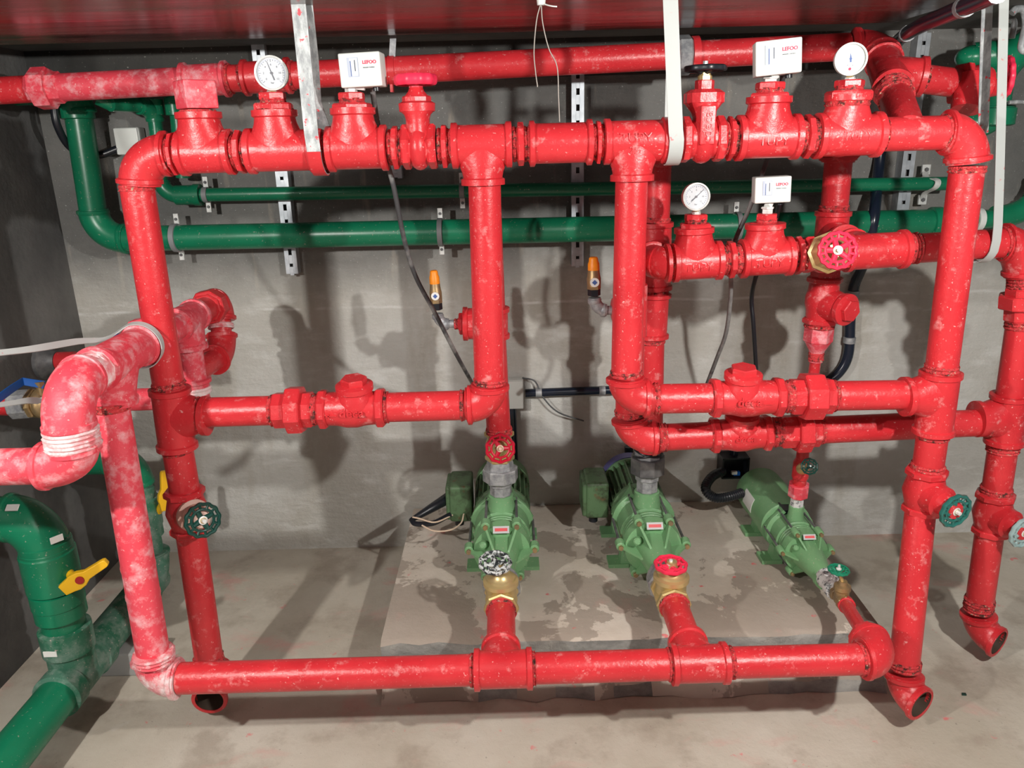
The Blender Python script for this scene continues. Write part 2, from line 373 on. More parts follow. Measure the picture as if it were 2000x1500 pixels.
def union(T, p0, p1, r=R, mat='red', big=(0.35, 0.75), kb=1.62, name='union'):
    d = p1 - p0; L = d.length; dn = d.normalized()
    mb = MB().hexa(p0, p0 + dn * L, r * 1.24, 8, 0.2)
    mb.hexa(p0 + dn * (L * big[0]), p0 + dn * (L * big[1]), r * kb, 8, 0.2, 0.05)
    return build(mb, name, mat, T, ang=25)
def bush(T, p, up, r1, h1, r2, h2, mat='red', thread=True):
    """hexagon reducing bushings stacked on a branch"""
    if thread: thr(T, p, p + up * (h1 * .75), r1 * .90)
    a = p + up * (h1 * .45)
    build(MB().hexa(a, a + up * (h1 * .75), r1, 6, random.uniform(0, 1)), 'bushing', mat, T, ang=25)
    b = p + up * (h1 * 1.15)
    thr(T, b, b + up * (h2 * .5), r2 * .88)
    build(MB().hexa(b + up * (h2 * .3), b + up * h2, r2, 6, random.uniform(0, 1)), 'bushing', mat, T, ang=25)
    return b + up * h2
def handwheel(T, c, axis, Rw, mat, teeth=10, spokes=3, hubm='zinc', name='handwheel', th=0.0055, rot=0.3, dish=0.006, deep=1.25):
    th = Rw * .105
    a, u, w = frame(axis)
    f = lambda t: 1 + 0.032 * math.cos(teeth * t)
    mb = MB().torus(c, a, Rw - th, th, 60, 8, f, deep).torus(c, a, Rw * .60, th * .8, 40, 8)
    for i in range(teeth):
        t = 2 * math.pi * (i + .0) / teeth; d = u * math.cos(t) + w * math.sin(t)
        mb.cyl(c + d * (Rw * .58), c + d * (Rw - th), th * .8, seg=6)
    for i in range(spokes):
        t = rot + 2 * math.pi * i / spokes; d = u * math.cos(t) + w * math.sin(t)
        mb.cyl(c - a * dish + d * (Rw * .12), c + d * (Rw * .60), th * 1.7, th * 1.3, seg=8)
    mb.lathe(c - a * (dish + .012), a, [(0, Rw * .2), (.016, Rw * .24), (.020, Rw * .18)], 14)
    o = build(mb, name, mat, T)
    build(MB().lathe(c - a * (dish - .008), a, [(0, Rw * .24), (.003, Rw * .24), (.004, Rw * .13)], 16).hexa(c - a * (dish - .010), c - a * (dish - .022), Rw * .12), 'wheel_nut', hubm, o, ang=25)
    return o
def check_valve(T, p0, p1, pc, cap_d, r=R, lr=1, hexw=0.022, caph=0.066, mat='red'):
    d = p1 - p0; L = d.length; dn = d.normalized(); fr = -SY
    mb = MB().hexa(p0, p0 + dn * hexw, r * 1.36, 8, 0.2).hexa(p1 - dn * hexw, p1, r * 1.36, 8, 0.2)
    mb.lathe(p0, dn, [(hexw * .9, r * 1.12), (L * .28, r * 1.16), (L * .42, r * 1.30), (L * .58, r * 1.30), (L * .72, r * 1.16), (L - hexw * .9, r * 1.12)], 32)
    mb.lathe(pc, cap_d, [(0, r * 1.27), (r * .8, r * 1.27), (caph * .62, r * 1.14), (caph * .78, r * 1.10)], 32)
    build(mb, 'valve_body', mat, T)
    q = pc + cap_d * (caph * .74)
    c = build(MB().lathe(q, cap_d, [(0, r * 1.10), (.004, r * 1.24), (.017, r * 1.24), (.021, r * 1.02)], 32), 'cap', mat, T)
    build(MB().hexa(q + cap_d * .018, q + cap_d * .036, r * .88, 6, 0.35), 'hexagon_plug', mat, c, ang=25)
    return q

# ================================================================ the room
XL, XR = -1.58, 3.4
def slab(name, x0, x1, y0, y1, z0, z1, mat):
    o = build(MB().box(V(((x0 + x1) / 2, (y0 + y1) / 2, (z0 + z1) / 2)), (x1 - x0) / 2, (y1 - y0) / 2, (z1 - z0) / 2), name, mat, flat=True)
    return tag(o, '', '', kind='structure')
slab('floor', XL, XR, -2.5, DW, -0.12, 0.0, 'concrete_floor')
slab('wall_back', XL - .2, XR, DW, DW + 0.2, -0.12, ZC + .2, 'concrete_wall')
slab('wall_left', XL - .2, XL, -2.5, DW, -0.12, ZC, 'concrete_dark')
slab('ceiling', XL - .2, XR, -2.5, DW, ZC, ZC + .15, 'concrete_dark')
ZB = 1.838
slab('trim_1', XL, 1.08, -2.5, 2.31, ZB, ZC, 'ceiling_board')

slab('trim_shade', XL, 1.17, DW - .018, DW, 1.755, ZC, 'concrete_shade')  # added strip, coloured dark in place of shade along the wall top

# pump plinth: a low concrete slab against the back wall, edges uneven
PZT = 0.169
pl = PZ(742, 1257, PZT); pr = PZ(1722, 1226, PZT); yF = (pl.y + pr.y) / 2
def plinth():
    mb = MB(); n = 26; xs = [pl.x + (pr.x - pl.x) * i / n for i in range(n + 1)]
    rows = [(DW - .005, PZT, 0), (2.4, PZT, 0), (yF + .16, PZT, .003), (yF + .02, PZT - .001, .006), (yF, PZT - .012, .008), (yF - .004, .09, .010), (yF - .006, 0.045, .008), (yF - .035, 0.03, .010), (yF - .06, 0.0, .012)]
    for (y, z, j) in rows:
        for x in xs: mb.v.append(V((x, y + random.uniform(-j, j), max(z + random.uniform(-j, j) * .3, 0.0))))
    for i in range(len(rows) - 1):
        for k in range(n): a = i * (n + 1) + k; mb.f.append((a, a + 1, a + n + 2, a + n + 1))
    for k, sgn in ((0, 1), (n, -1)):
        b0 = len(mb.v)
        top = [i * (n + 1) + k for i in range(len(rows))]
        mb.v.append(V((xs[k], DW - .005, 0)))
        mb.f.append(tuple(top) + (b0,))
    return mb
o = build(plinth(), 'pump_plinth', 'concrete_pedestal', ang=50)
o.data.materials.append(MATS['concrete_rough'])
for p in o.data.polygons:
    if abs(p.normal.z) < 0.6: p.material_index = 1
tag(o, 'low concrete plinth under the three green pumps, stained with damp', 'plinth')

# ================================================================ top manifold (front frame)
def M(x): return P(x, 302 - 0.02708 * (x - 268), DF)
mdir = (M(1800) - M(400)).normalized()
T = thing('pipe_manifold', 'long red horizontal manifold across the top with tees, carrying two gauges and two pressure switches', 'pipe manifold', M(1080))
LT = P(270, 372, DF) - M(268)     # left riser direction
elbow(T, M(268), mdir, P(275, 372, DF) - M(268), L=0.075, L2=.068)
nipple(T, M(331), M(354))
def top_tee(x0, x1, xc, ytop, D=DF, f=M):
    c = f(xc); h = (P(xc, ytop, D) - c).length
    tee(T, f(x0), f(x1), c, SZ, h); return c + SZ * (h + .004)
# plugged tee
q = top_tee(353, 455, 398, 246)
thr(T, q - SZ * .004, q + SZ * .030, R * 1.02)
build(MB().lathe(q + SZ * .012, SZ, [(0, R * 1.0), (.003, R * 1.3), (.011, R * 1.22), (.014, R)], 24, jit=.03), 'paint_ridge', 'red_chalky', T)
build(MB().box(q + SZ * .062, .036, .036, .030, V((.76, .65, 0)), V((-.65, .76, 0)), SZ), 'square_plug', 'red_chalky', T, 'square-headed pipe plug, chalky pink', bevel=.004)
nipple(T, M(456), M(485))
qB = top_tee(485, 617, 544, 236); gB = bush(T, qB, SZ, .047, .028, .031, .024)
nipple(T, M(618), M(641))
qC = top_tee(641, 757, 695, 234); gC = bush(T, qC, SZ, .046, .026, .031, .024)
nipple(T, M(759), M(787))
nipple(T, M(855), M(882))
pD = M(941); tee(T, M(882), M(1000), pD, -SZ, (P(945, 346, DF) - pD).length)
nipple(T, M(1001), M(1033))
mb = MB(); a, b = M(1033), M(1157); mb.cyl(a, b, R * 1.17, seg=32); collar(mb, a, mdir, R); collar(mb, b, -mdir, R)
build(mb, 'coupling', 'red', T)
nipple(T, M(1157), M(1179))
pE = M(1236); tee(T, M(1179), M(1304), pE, -SZ, (P(1236, 338, DF) - pE).length)
text('TUPY', .030, .0016, M(1236) + SZ * .006 - SY * (R * 1.2), mdir, SZ, 'red', T, wrap=R * 1.2)
text('2½', .022, .0016, M(1236) - SZ * .020 - SY * (R * 1.17), mdir, SZ, 'red', T)
nipple(T, M(1304), M(1330), ring=False)
nipple(T, M(1412), M(1438))
qF = top_tee(1438, 1558, 1497, 214); gF = bush(T, qF, SZ, .047, .026, .033, .024)
text('TUPY', .028, .0016, M(1500) - SZ * .008 - SY * (R * 1.2), mdir, SZ, 'red', T, wrap=R * 1.2)
nipple(T, M(1559), M(1592))
qG = top_tee(1592, 1717, 1649, 212); gG = bush(T, qG, SZ, .052, .028, .033, .024)
text('TUPY', .028, .0016, M(1660) - SZ * .002 - SY * (R * 1.2), mdir, SZ, 'red', T, wrap=R * 1.2)
thr(T, M(1717), M(1724)); pipe(T, M(1718), M(1850)); thr(T, M(1840), M(1849), R * 1.02)
elbow(T, M(1893), -mdir, P(1889, 330, DF) - M(1893), L=.058, L2=.068)

# ---- gauges
def gauge(label, foot, head, rg, face, needle, style='round', stem='zinc'):
    T = thing('pressure_gauge', label, 'pressure gauge', foot, 'dial gauges on the red manifolds')
    up = (head - foot).normalized(); L = (head - foot).length - rg
    build(MB().cyl(foot, foot + up * (L * .4), .012, seg=12).hexa(foot + up * (L * .35), foot + up * (L * .75), .011), 'stem', stem, T, ang=25)
    build(MB().hexa(foot + up * (L * .72), foot + up * (L + .008), .008, 4), 'shank', 'brass', T, ang=25)
    n, u, w = frame(face.normalized(), SZ)   # u: dial up
    rt = u.cross(n)
    mb = MB().lathe(head - n * .018, n, [(0, rg * .8), (.003, rg * .97), (.018, rg * .97), (.020, rg), (.027, rg), (.028, rg * .90), (.024, rg * .88)], 40, cap=(True, False))
    build(mb, 'case', 'zinc' if style == 'round' else 'white_plastic', T)
    d = build(MB().lathe(head, n, [(0, rg * .9), (.004, rg * .9)], 40), 'dial', 'dial_white' if style == 'round' else 'white_plastic', T)
    z = head + n * .0045
    mk = MB()
    if style == 'round':
        for i in range(25):
            t = math.radians(225 - i * 270 / 24); dv = rt * math.cos(t) + u * math.sin(t); r0 = .62 if i % 4 == 0 else .70
            mk.box(z + dv * (rg * (r0 + .78) / 2), rg * (.78 - r0) / 2, .0004, .0002, dv, n.cross(dv), n)
        build(mk, 'scale_marks', 'ink_dark', d, flat=True)
        arc = [z + (rt * math.cos(math.radians(t)) + u * math.sin(math.radians(t))) * (rg * .78) for t in range(-45, 226, 10)]
        build(MB().ribbon(arc, n, .0005, .0012), 'scale_arc', 'ink_pale_blue', d, flat=True)
        for i in range(7):
            t = math.radians(225 - i * 45); dv = rt * math.cos(t) + u * math.sin(t)
            text(str(i * 2), rg * .17, .0002, z + dv * (rg * .48), rt, u, 'ink_dark', d, 'numeral')
        text('bar', rg * .16, .0002, z - u * (rg * .55), rt, u, 'ink_dark', d, 'unit_mark')
        t = math.radians(needle); dv = rt * math.cos(t) + u * math.sin(t); sd = n.cross(dv)
        build(MB().plate([z - dv * (rg * .42) - sd * .0016, z - dv * (rg * .42) + sd * .0016, z + dv * (rg * .72) + sd * .0004, z + dv * (rg * .72) - sd * .0004], n, .001).lathe(z, n, [(0, .003), (.002, .003)], 12), 'pointer', 'ink_dark', d, flat=True)
        build(MB().lathe(head + n * .009, n, [(0, rg * .9), (.001, rg * .9)], 40), 'glass', 'gauge_glass', T)
    else:
        t = math.radians(needle); dv = rt * math.cos(t) + u * math.sin(t); sd = n.cross(dv)
        pts = [(-.18, .05), (-.18, -.05), (-.02, -.05), (.02, -.085), (.06, -.085), (.09, -.04), (.14, -.04), (.38, 0), (.14, .04), (.09, .04), (.06, .085), (.02, .085), (-.02, .05)]
        build(MB().plate([z + dv * (rg * a) + sd * (rg * b) for a, b in pts], n, .0008), 'pointer', 'ink_blue', d, flat=True)
        build(MB().lathe(z - u * (rg * .58), n, [(0, rg * .09), (.0004, rg * .09)], 14), 'maker_mark', 'ink_red', d)
        for k in (-1, 1): build(MB().lathe(z - u * (rg * .36) + rt * (k * rg * .16), n, [(0, rg * .025), (.0004, rg * .025)], 8), 'scale_dot', 'ink_dark', d)
    return T
gauge('round white dial gauge beside the left strap, over the top manifold', gB, P(531, 143, DF - .01), .0365, V((.12, -1, -.02)), 108)
gauge('plain white dial gauge with blue pointer at the right end of the top manifold', gG, P(1661, 116, DF - .01), .0345, V((-.22, -1, -.02)), 96, style='plain')

# ---- pressure switches
def pswitch(label, foot, c, w, h, dpt, yaw, roll=0.0):
    T = thing('pressure_switch', label, 'pressure switch', foot, 'white pressure switches')
    n = V((math.sin(yaw), -math.cos(yaw), 0)); rt0 = V((math.cos(yaw), math.sin(yaw), 0))
    rt = rt0 * math.cos(roll) + SZ * math.sin(roll); up = SZ * math.cos(roll) - rt0 * math.sin(roll)
    build(MB().box(c + n * (-dpt / 2), w / 2, h / 2, dpt / 2, rt, up, n), 'housing', 'white_plastic', T, bevel=.004)
    z = c + n * .0006
    wx = -w * .16
    wn = build(MB().box(z + rt * wx + up * (h * .08), w * .13, h * .28, .001, rt, up, n), 'scale_window', 'ink_pale_blue', T, 'pale blue scale window', flat=True)
    build(MB().box(z + rt * (wx + w * .02) + up * (h * .08) + n * .001, w * .095, h * .255, .0006, rt, up, n), 'scale_card', 'dial_white', wn, flat=True)
    build(MB().box(z + rt * (wx - w * .05) + up * (h * .04) + n * .002, w * .008, h * .22, .0005, rt, up, n), 'scale_line', 'ink_blue', wn, flat=True)
    build(MB().box(z + rt * (wx + w * .055) + up * (h * .12) + n * .002, w * .008, h * .16, .0005, rt, up, n), 'scale_line', 'ink_dark', wn, flat=True)
    text('LEFOO', w * .108, .0004, z + rt * (w * .24) + up * (h * .20), rt, up, 'ink_red', T, bold=.0003)
    text('PRESSURE CONTROL', w * .030, .0003, z + rt * (w * .22) + up * (h * .05), rt, up, 'ink_dark', T)
    b = c - up * (h / 2) - n * (dpt * .55); f = foot
    L = (b - f)
    build(MB().hexa(f, f + SZ * (L.length * .42), .014, 6, .3).hexa(f + SZ * (L.length * .38), f + SZ * (L.length * .55), .017, 6, .1).hexa(f + SZ * (L.length * .52), b + SZ * .004, .0115, 6, .5), 'connector', 'zinc', T, ang=25)
    build(MB().cyl(c - up * (h / 2 + .008) + rt * (w * .27) - n * (dpt * .6), c - up * (h / 2 - .004) + rt * (w * .27) - n * (dpt * .6), .008, seg=14), 'cable_gland', 'black_plastic', T)
    return T
pswitch('white pressure switch box beside the red-wheeled valve on the top manifold', gC, P(703, 136, DF - .03), .093, .071, .055, math.radians(-4), math.radians(1.6))
pswitch('tilted white pressure switch box near the right end of the top manifold', gF, P(1521, 111, DF - .03), .098, .072, .055, math.radians(-10), math.radians(4))

# ---- gate valves in the top manifold
T = thing('gate_valve', 'red gate valve with red handwheel in the top manifold', 'gate valve', M(819) - SZ * .05)
c = M(819)
mb = MB().hexa(M(786), M(802), R * 1.34, 6, .2).hexa(M(836), M(853), R * 1.34, 6, .2)
mb.lathe(M(800), mdir, [(0, R * 1.1), ((M(838) - M(800)).length, R * 1.1)], 28)
mb.ball(c, .030, R * 1.36, R * 1.36, mdir, SY, SZ)
mb.lathe(c, SZ, [(0, .028, R * 1.05), (.060, .027, R * .95), (.070, .030, R), (.078, .039, R * 1.05)], 28, ref=mdir)
build(mb, 'valve_body', 'red', T)
t = c + SZ * .074
build(MB().lathe(t, SZ, [(0, .030), (.003, .0405), (.020, .0415), (.024, .034)], 32).hexa(t + SZ * .022, t + SZ * .036, .033, 8).lathe(t + SZ * .034, SZ, [(0, .028), (.012, .018), (.020, .015)], 24), 'bonnet', 'red', T, ang=30)
build(MB().hexa(t + SZ * .052, t + SZ * .072, .0155, 6), 'packing_nut', 'red_chalky', T, ang=25)
wz = P(815, 156, DF).z; wc_ = V((t.x, t.y, wz))
build(MB().cyl(t + SZ * .070, wc_, .0085, seg=16), 'stem', 'red', T)
handwheel(T, wc_, SZ, .048, 'wheel_scarlet', 10, 4, 'red', deep=2.3)

T = thing('gate_valve', 'red gate valve with black handwheel and brass nut beside the right strap', 'gate valve', M(1371) - SZ * .05)
c = M(1371)
mb = MB().hexa(M(1328), M(1346), R * 1.36, 8, .2).hexa(M(1394), M(1412), R * 1.36, 8, .2)
mb.lathe(M(1345), mdir, [(0, R * 1.12), ((M(1396) - M(1345)).length, R * 1.12)], 28)
mb.ball(c, .034, R * 1.42, R * 1.42, mdir, SY, SZ)
mb.lathe(c, SZ, [(0, .024, R * 1.30), (.048, .022, R * 1.10), (.058, .026, R * 1.08), (.079, .043, R * 1.15)], 28, ref=mdir)
build(mb, 'valve_body', 'red', T)
build(MB().box(c + SZ * .030 - SY * .046, .017, .006, .042, mdir, SY, SZ), 'front_panel', 'red', T, bevel=.003)
t = c + SZ * .077
build(MB().lathe(t, SZ, [(0, .043, .043), (.002, .046, .046), (.022, .046, .046), (.030, .034, .034)], 8, ref=mdir + SY * .41).hexa(t + SZ * .026, t + SZ * .050, .022, 6), 'bonnet', 'red', T, ang=25)
build(MB().hexa(t + SZ * .046, t + SZ * .060, .016, 6).hexa(t + SZ * .058, t + SZ * .066, .013, 6), 'packing_nut', 'brass', T, ang=25)
wc_ = V((t.x, t.y, P(1374, 134, DF).z))
build(MB().cyl(t + SZ * .062, wc_, .010, seg=16), 'stem', 'black_plastic', T)
handwheel(T, wc_, SZ, .048, 'black_plastic', 8, 4, 'galvanised', th=.0065)
text('deca', .030, .0016, c + SZ * .032 - SY * .0525, SZ, -mdir, 'red', T)

# ================================================================ left riser with drain valve and open foot
def open_elbow(T, c, d_in, d_out, r=R, L=.07, L2=.062, mat='red', name='foot_elbow'):
    d1, d2 = d_in.normalized(), d_out.normalized()
    p0, p3 = c + d1 * L, c + d2 * L2; h = .58
    p1, p2 = p0 - d1 * (L * h), p3 - d2 * (L2 * h)
    pts = [p0 * (1 - t) ** 3 + p1 * (3 * t * (1 - t) ** 2) + p2 * (3 * t * t * (1 - t)) + p3 * t ** 3 for t in [i / 14 for i in range(15)]]
    mb = MB().sweep(pts, r * 1.18, 32, cap=(True, False)); collar(mb, p0, -d1, r)
    mb.lathe(p3 - d2 * .014, d2, [(0, r * 1.12), (.002, r * 1.30), (.012, r * 1.30), (.014, r * 1.24), (.014, r * 1.02), (.0, r * 1.0)], 32, cap=(False, False))
    o = build(mb, name, mat, T)
    build(MB().sweep(pts[4:], r * 1.01, 28, cap=(True, False)), 'bore', 'rust', o)
    return p0, p3
def riser_valve(T, a, b, face, wheel, Rw, wm, bonm='red', teeth=12, spokes=4):
    """globe valve: body on a riser between a and b, bonnet towards the wheel centre"""
    d = b - a; L = d.length; dn = d.normalized(); m = a + d * .52
    mb = MB().hexa(a, a + dn * .02, R * 1.38, 8, .3).hexa(b - dn * .02, b, R * 1.34, 8, .3)
    mb.lathe(a, dn, [(.018, R * 1.14), (L * .5, R * 1.42), (L - .018, R * 1.14)], 28)
    ax = (wheel - m); AL = ax.length; ax.normalize()
    mb.lathe(m, ax, [(0, R * 1.25), (R * 1.3, R * 1.12)], 28)
    build(mb, 'valve_body', 'red', T)
    build(MB().lathe(m + ax * (R * 1.15), ax, [(0, R * .98), (.002, R * 1.12), (.018, R * 1.12), (.022, R * .85), (AL * .62, R * .55)], 28), 'bonnet', bonm, T)
    build(MB().cyl(m + ax * (AL * .55), wheel + ax * .006, .008, seg=12).hexa(m + ax * (AL * .60), m + ax * (AL * .78), .015), 'stem', 'brass', T, ang=25)
    handwheel(T, wheel, ax, Rw, wm, teeth, spokes, 'zinc', th=.0065)
lx = lambda x, y: P(x, y, DF)
T = thing('red_riser', 'red vertical pipe at the left of the frame, from the manifold to an open foot', 'pipe riser', P(410, 1345, DF))
thr(T, lx(267, 360), lx(269, 372), R * 1.02)
pipe(T, lx(267, 362), lx(331, 762), R * 1.0)
thr(T, lx(328, 745), lx(332, 765), R * 1.03)
ta, tb, tc = lx(331, 758), lx(347, 876), lx(339, 812)
tee(T, ta, tb, tc, SX, .058)
thr(T, lx(346, 872), lx(349, 884)); pipe(T, lx(347, 878), lx(361, 960), mat='red')
pipe(T, lx(371, 1030), lx(408, 1285)); thr(T, lx(406, 1280), lx(410, 1300), R * 1.04)
open_elbow(T, P(420, 1338, DF), lx(408, 1270) - P(420, 1338, DF), V((.06, -1, -.10)), L=.06, L2=.058)
T = thing('drain_valve', 'dark green handwheel valve on the left red riser, with a bare brass-pink bonnet', 'globe valve', lx(366, 1040))
riser_valve(T, lx(359, 955), lx(372, 1040), None, P(396, 1016, DF - .095), .046, 'wheel_dark_green', 'bonnet_pink')

# ================================================================ left bypass with check valve
def Lh(x): return P(x, 804 - 0.0275 * (x - 450), DF)
ldir = (Lh(850) - Lh(450)).normalized()
T = thing('bypass_pipe', 'red bypass pipe from the left riser, turning up to the manifold left of centre', 'pipe', Lh(650) - SZ * .05)
thr(T, Lh(386), Lh(393)); pipe(T, Lh(388), Lh(537)); thr(T, Lh(529), Lh(537), R * 1.03)
union(T, Lh(536), Lh(612)); thr(T, Lh(610), Lh(627), R * 1.04)
pipe(T, Lh(750), Lh(925)); thr(T, Lh(751), Lh(758), R * 1.03); thr(T, Lh(899), Lh(906), R * 1.02)
ec = P(957, 790, DF)
elbow(T, ec, -ldir, P(955, 740, DF) - ec, L=.060, L2=.054)
pipe(T, P(956, 750, DF), P(946, 345, DF)); thr(T, P(945, 346, DF), P(946, 357, DF), R * 1.02); thr(T, P(956, 738, DF), P(956, 748, DF), R * 1.02)
T = thing('check_valve', 'red swing check valve with hexagon cap in the left bypass pipe', 'check valve', Lh(690) - SZ * .05, 'red check valves')
check_valve(T, Lh(624), Lh(752), Lh(697), V((0, -.12, 1)).normalized())
text('deca', .033, .0016, Lh(694) + SZ * .003 - SY * (R * 1.335), ldir, SZ, 'red', T, wrap=R * 1.3, bold=.0006)
ar = Lh(656) - SZ * .004 - SY * (R * 1.18)
build(MB().box(ar, .011, .002, .0012, ldir, SY, SZ).plate([ar - ldir * .016, ar - ldir * .008 + SZ * .005, ar - ldir * .008 - SZ * .005], SY, .004), 'flow_arrow', 'red', T, flat=True)

# ================================================================ right bypass with check valve
def Rh(x): return P(x, 778 - 0.0165 * (x - 1342), DF)
rdir = (Rh(1700) - Rh(1300)).normalized()
T = thing('bypass_pipe', 'front red bypass pipe right of centre, turning from the manifold to the right riser', 'pipe', Rh(1450) - SZ * .05)
pipe(T, P(1234, 342, DF), P(1223, 735, DF)); thr(T, P(1234, 342, DF), P(1234, 352, DF), R * 1.02); thr(T, P(1223, 722, DF), P(1223, 732, DF), R * 1.02)
ec = P(1222, 778, DF); elbow(T, ec, P(1223, 730, DF) - ec, rdir, L=.056, L2=.060)
thr(T, Rh(1276), Rh(1285), R * 1.03); pipe(T, Rh(1258), Rh(1392)); thr(T, Rh(1386), Rh(1391), R * 1.02)
thr(T, Rh(1527), Rh(1544), R * 1.04); union(T, Rh(1543), Rh(1624), big=(.28, .75)); thr(T, Rh(1624), Rh(1630), R * 1.02)
pipe(T, Rh(1624), Rh(1792)); thr(T, Rh(1783), Rh(1790), R * 1.03)
T = thing('check_valve', 'front red swing check valve with hexagon cap in the right bypass pipe', 'check valve', Rh(1455) - SZ * .05, 'red check valves')
check_valve(T, Rh(1388), Rh(1527), Rh(1447), V((0, -.12, 1)).normalized())
text('deca', .033, .0016, Rh(1453) + SZ * .003 - SY * (R * 1.335), rdir, SZ, 'red', T, wrap=R * 1.3, bold=.0006)
ar = Rh(1490) - SZ * .004 - SY * (R * 1.18)
build(MB().box(ar, .011, .002, .0012, rdir, SY, SZ), 'flow_arrow', 'red', T, flat=True)

# ================================================================ right riser
T = thing('red_riser', 'red vertical pipe at the right of the frame, from the manifold to an open foot', 'pipe riser', P(1770, 1330, DF))
thr(T, lx(1890, 324), lx(1888, 338), R * 1.02); pipe(T, lx(1889, 328), lx(1838, 728)); thr(T, lx(1840, 712), lx(1838, 726), R * 1.02)
tee(T, lx(1838, 726), lx(1822, 846), lx(1831, 772), -SX, .062)
thr(T, lx(1823, 842), lx(1821, 856), R * 1.02); pipe(T, lx(1822, 845), lx(1812, 915))
thr(T, lx(1813, 905), lx(1811, 918), R * 1.04)
DFt = DF - .115
pipe(T, lx(1799, 985), P(1766, 1300, DFt)); thr(T, P(1767.5, 1288, DFt + .004), P(1766, 1306, DFt), R * 1.04)
open_elbow(T, P(1763, 1350, DFt - .01), P(1768, 1285, DFt + .005) - P(1763, 1350, DFt - .01), V((.52, -1, -.06)), L=.052, L2=.056)
T = thing('drain_valve', 'teal handwheel valve with red bonnet on the right riser of the front frame', 'globe valve', lx(1805, 1000))
riser_valve(T, lx(1811, 915), lx(1800, 1000), None, P(1866, 998, DF - .10), .047, 'wheel_teal', 'red')

# ================================================================ second frame, behind
def R2(x): return P(x, 852 - 0.046 * (x - 1342), DJ)
d2 = (R2(1800) - R2(1300)).normalized()
T = thing('rear_bypass_pipe', 'lower red pipe running behind the right bypass to the far right riser', 'pipe', R2(1500) - SZ * .05)
ec = R2(1232)
elbow(T, ec, P(1229, 806, DJ) - ec, d2, L=.062, L2=.072)
thr(T, R2(1284), R2(1300), R * 1.04); pipe(T, R2(1288), R2(1392)); thr(T, R2(1386), R2(1392), R * 1.05)
thr(T, R2(1503), R2(1525), R * 1.05); union(T, R2(1524), R2(1598), big=(.38, .75)); thr(T, R2(1596), R2(1604), R * 1.03)
pipe(T, R2(1598), R2(1940)); thr(T, R2(1922), R2(1932), R * 1.03)
vt = P(1231, 560, DJ)
thr(T, P(1229, 812, DJ), P(1229, 800, DJ), R * 1.02)
pipe(T, P(1229, 806, DJ), P(1231, 640, DJ)); build(MB().cyl(P(1231, 655, DJ), P(1232, 556, DJ), R * 1.15).lathe(P(1231, 604, DJ), -SX, [(0, .026), (.040, .026), (.041, .030), (.048, .030), (.050, .024)], 24), 'tee', 'red', T)
pipe(T, P(1232, 566, DJ), P(1234, 330, DJ)); elbow(T, P(1235, 295, DJ), -SZ, -SY, L=.05, L2=.055)
T = thing('check_valve', 'shaded red check valve in the lower pipe behind the right bypass', 'check valve', R2(1450) - SZ * .05, 'red check valves')
check_valve(T, R2(1388), R2(1504), R2(1446), V((0, -.12, 1)).normalized(), caph=.058)
text('deca', .030, .0016, R2(1446) + SZ * .003 - SY * (R * 1.335), d2, SZ, 'red', T, wrap=R * 1.3)

# far right riser
fx = lambda x, y: P(x, y, DJ)
T = thing('red_riser', 'red vertical pipe at the right edge of the picture with an open foot', 'pipe riser', P(1925, 1255, DJ))
union(T, fx(2002, 560), fx(1997, 625), big=(.22, .62)); thr(T, fx(1997, 622), fx(1996, 640), R * 1.06)
pipe(T, fx(1996, 632), fx(1972, 790)); tee(T, fx(1974, 770), fx(1960, 866), fx(1967, 815), -SX, .060)
thr(T, fx(1960, 862), fx(1958, 880), R * 1.03); pipe(T, fx(1960, 866), fx(1946, 960)); thr(T, fx(1947, 950), fx(1945, 964), R * 1.04)
pipe(T, fx(1934, 1030), fx(1913, 1180)); thr(T, fx(1914, 1168), fx(1911, 1190), R * 1.04)
open_elbow(T, P(1909, 1232, DJ), fx(1914, 1165) - fx(1909, 1232), V((.62, -1, -.10)), L=.060, L2=.064)
T = thing('drain_valve', 'pale handwheel valve at the right edge, on the outermost red riser', 'globe valve', fx(1938, 1045))
riser_valve(T, fx(1945, 962), fx(1934, 1042), None, P(1999, 1040, DJ - .10), .047, 'wheel_pale', 'red')

# ================================================================ pump discharge risers
def riser1():
    T = thing('discharge_riser', 'red discharge riser of the left pump, hidden behind the bypass pipe', 'pipe riser', P(974, 850, DR))
    pipe(T, P(974, 842, DR), P(963, 645, DR)); thr(T, P(975, 834, DR), P(975, 846, DR), R * 1.05)
    tee(T, P(963, 660, DR), P(962, 600, DR), P(962, 632, DR), -SX, .046)
    pipe(T, P(962, 604, DR), P(950, 330, DR)); elbow(T, P(948, 285, DR), -SZ, -SY, L=.06, L2=.06)
    pipe(T, P(948, 285, DR - .05), P(944, 285, DF + .03))
    # side bushing to the relief valve
    b = P(921, 632, DR); e = P(888, 632, DR); L = (b - e).length
    build(MB().hexa(b + SX * .012, b - SX * .020, .047, 6, .3).hexa(b - SX * .018, b - SX * .038, .033, 6, .1), 'bushing', 'red', T, ang=25)
    thr(T, b - SX * .036, b - SX * .052, .016)
riser1()
T = thing('discharge_riser', 'red discharge riser behind the front bypass, feeding the small right-hand header', 'pipe riser', P(1272, 880, DR))
pipe(T, P(1285, 318, DR), P(1282, 432, DR)); thr(T, P(1282, 424, DR), P(1281, 434, DR), R * 1.04)
elbow(T, P(1287, 290, DR), -SZ, -SY, L=.045, L2=.06); pipe(T, P(1287, 290, DR - .05), P(1283, 287, DF + .03))
tee(T, P(1281, 434, DR), P(1279, 566, DR), P(1280, 500, DR), -SY, .095)
thr(T, P(1279, 562, DR), P(1279, 574, DR), R * 1.02)
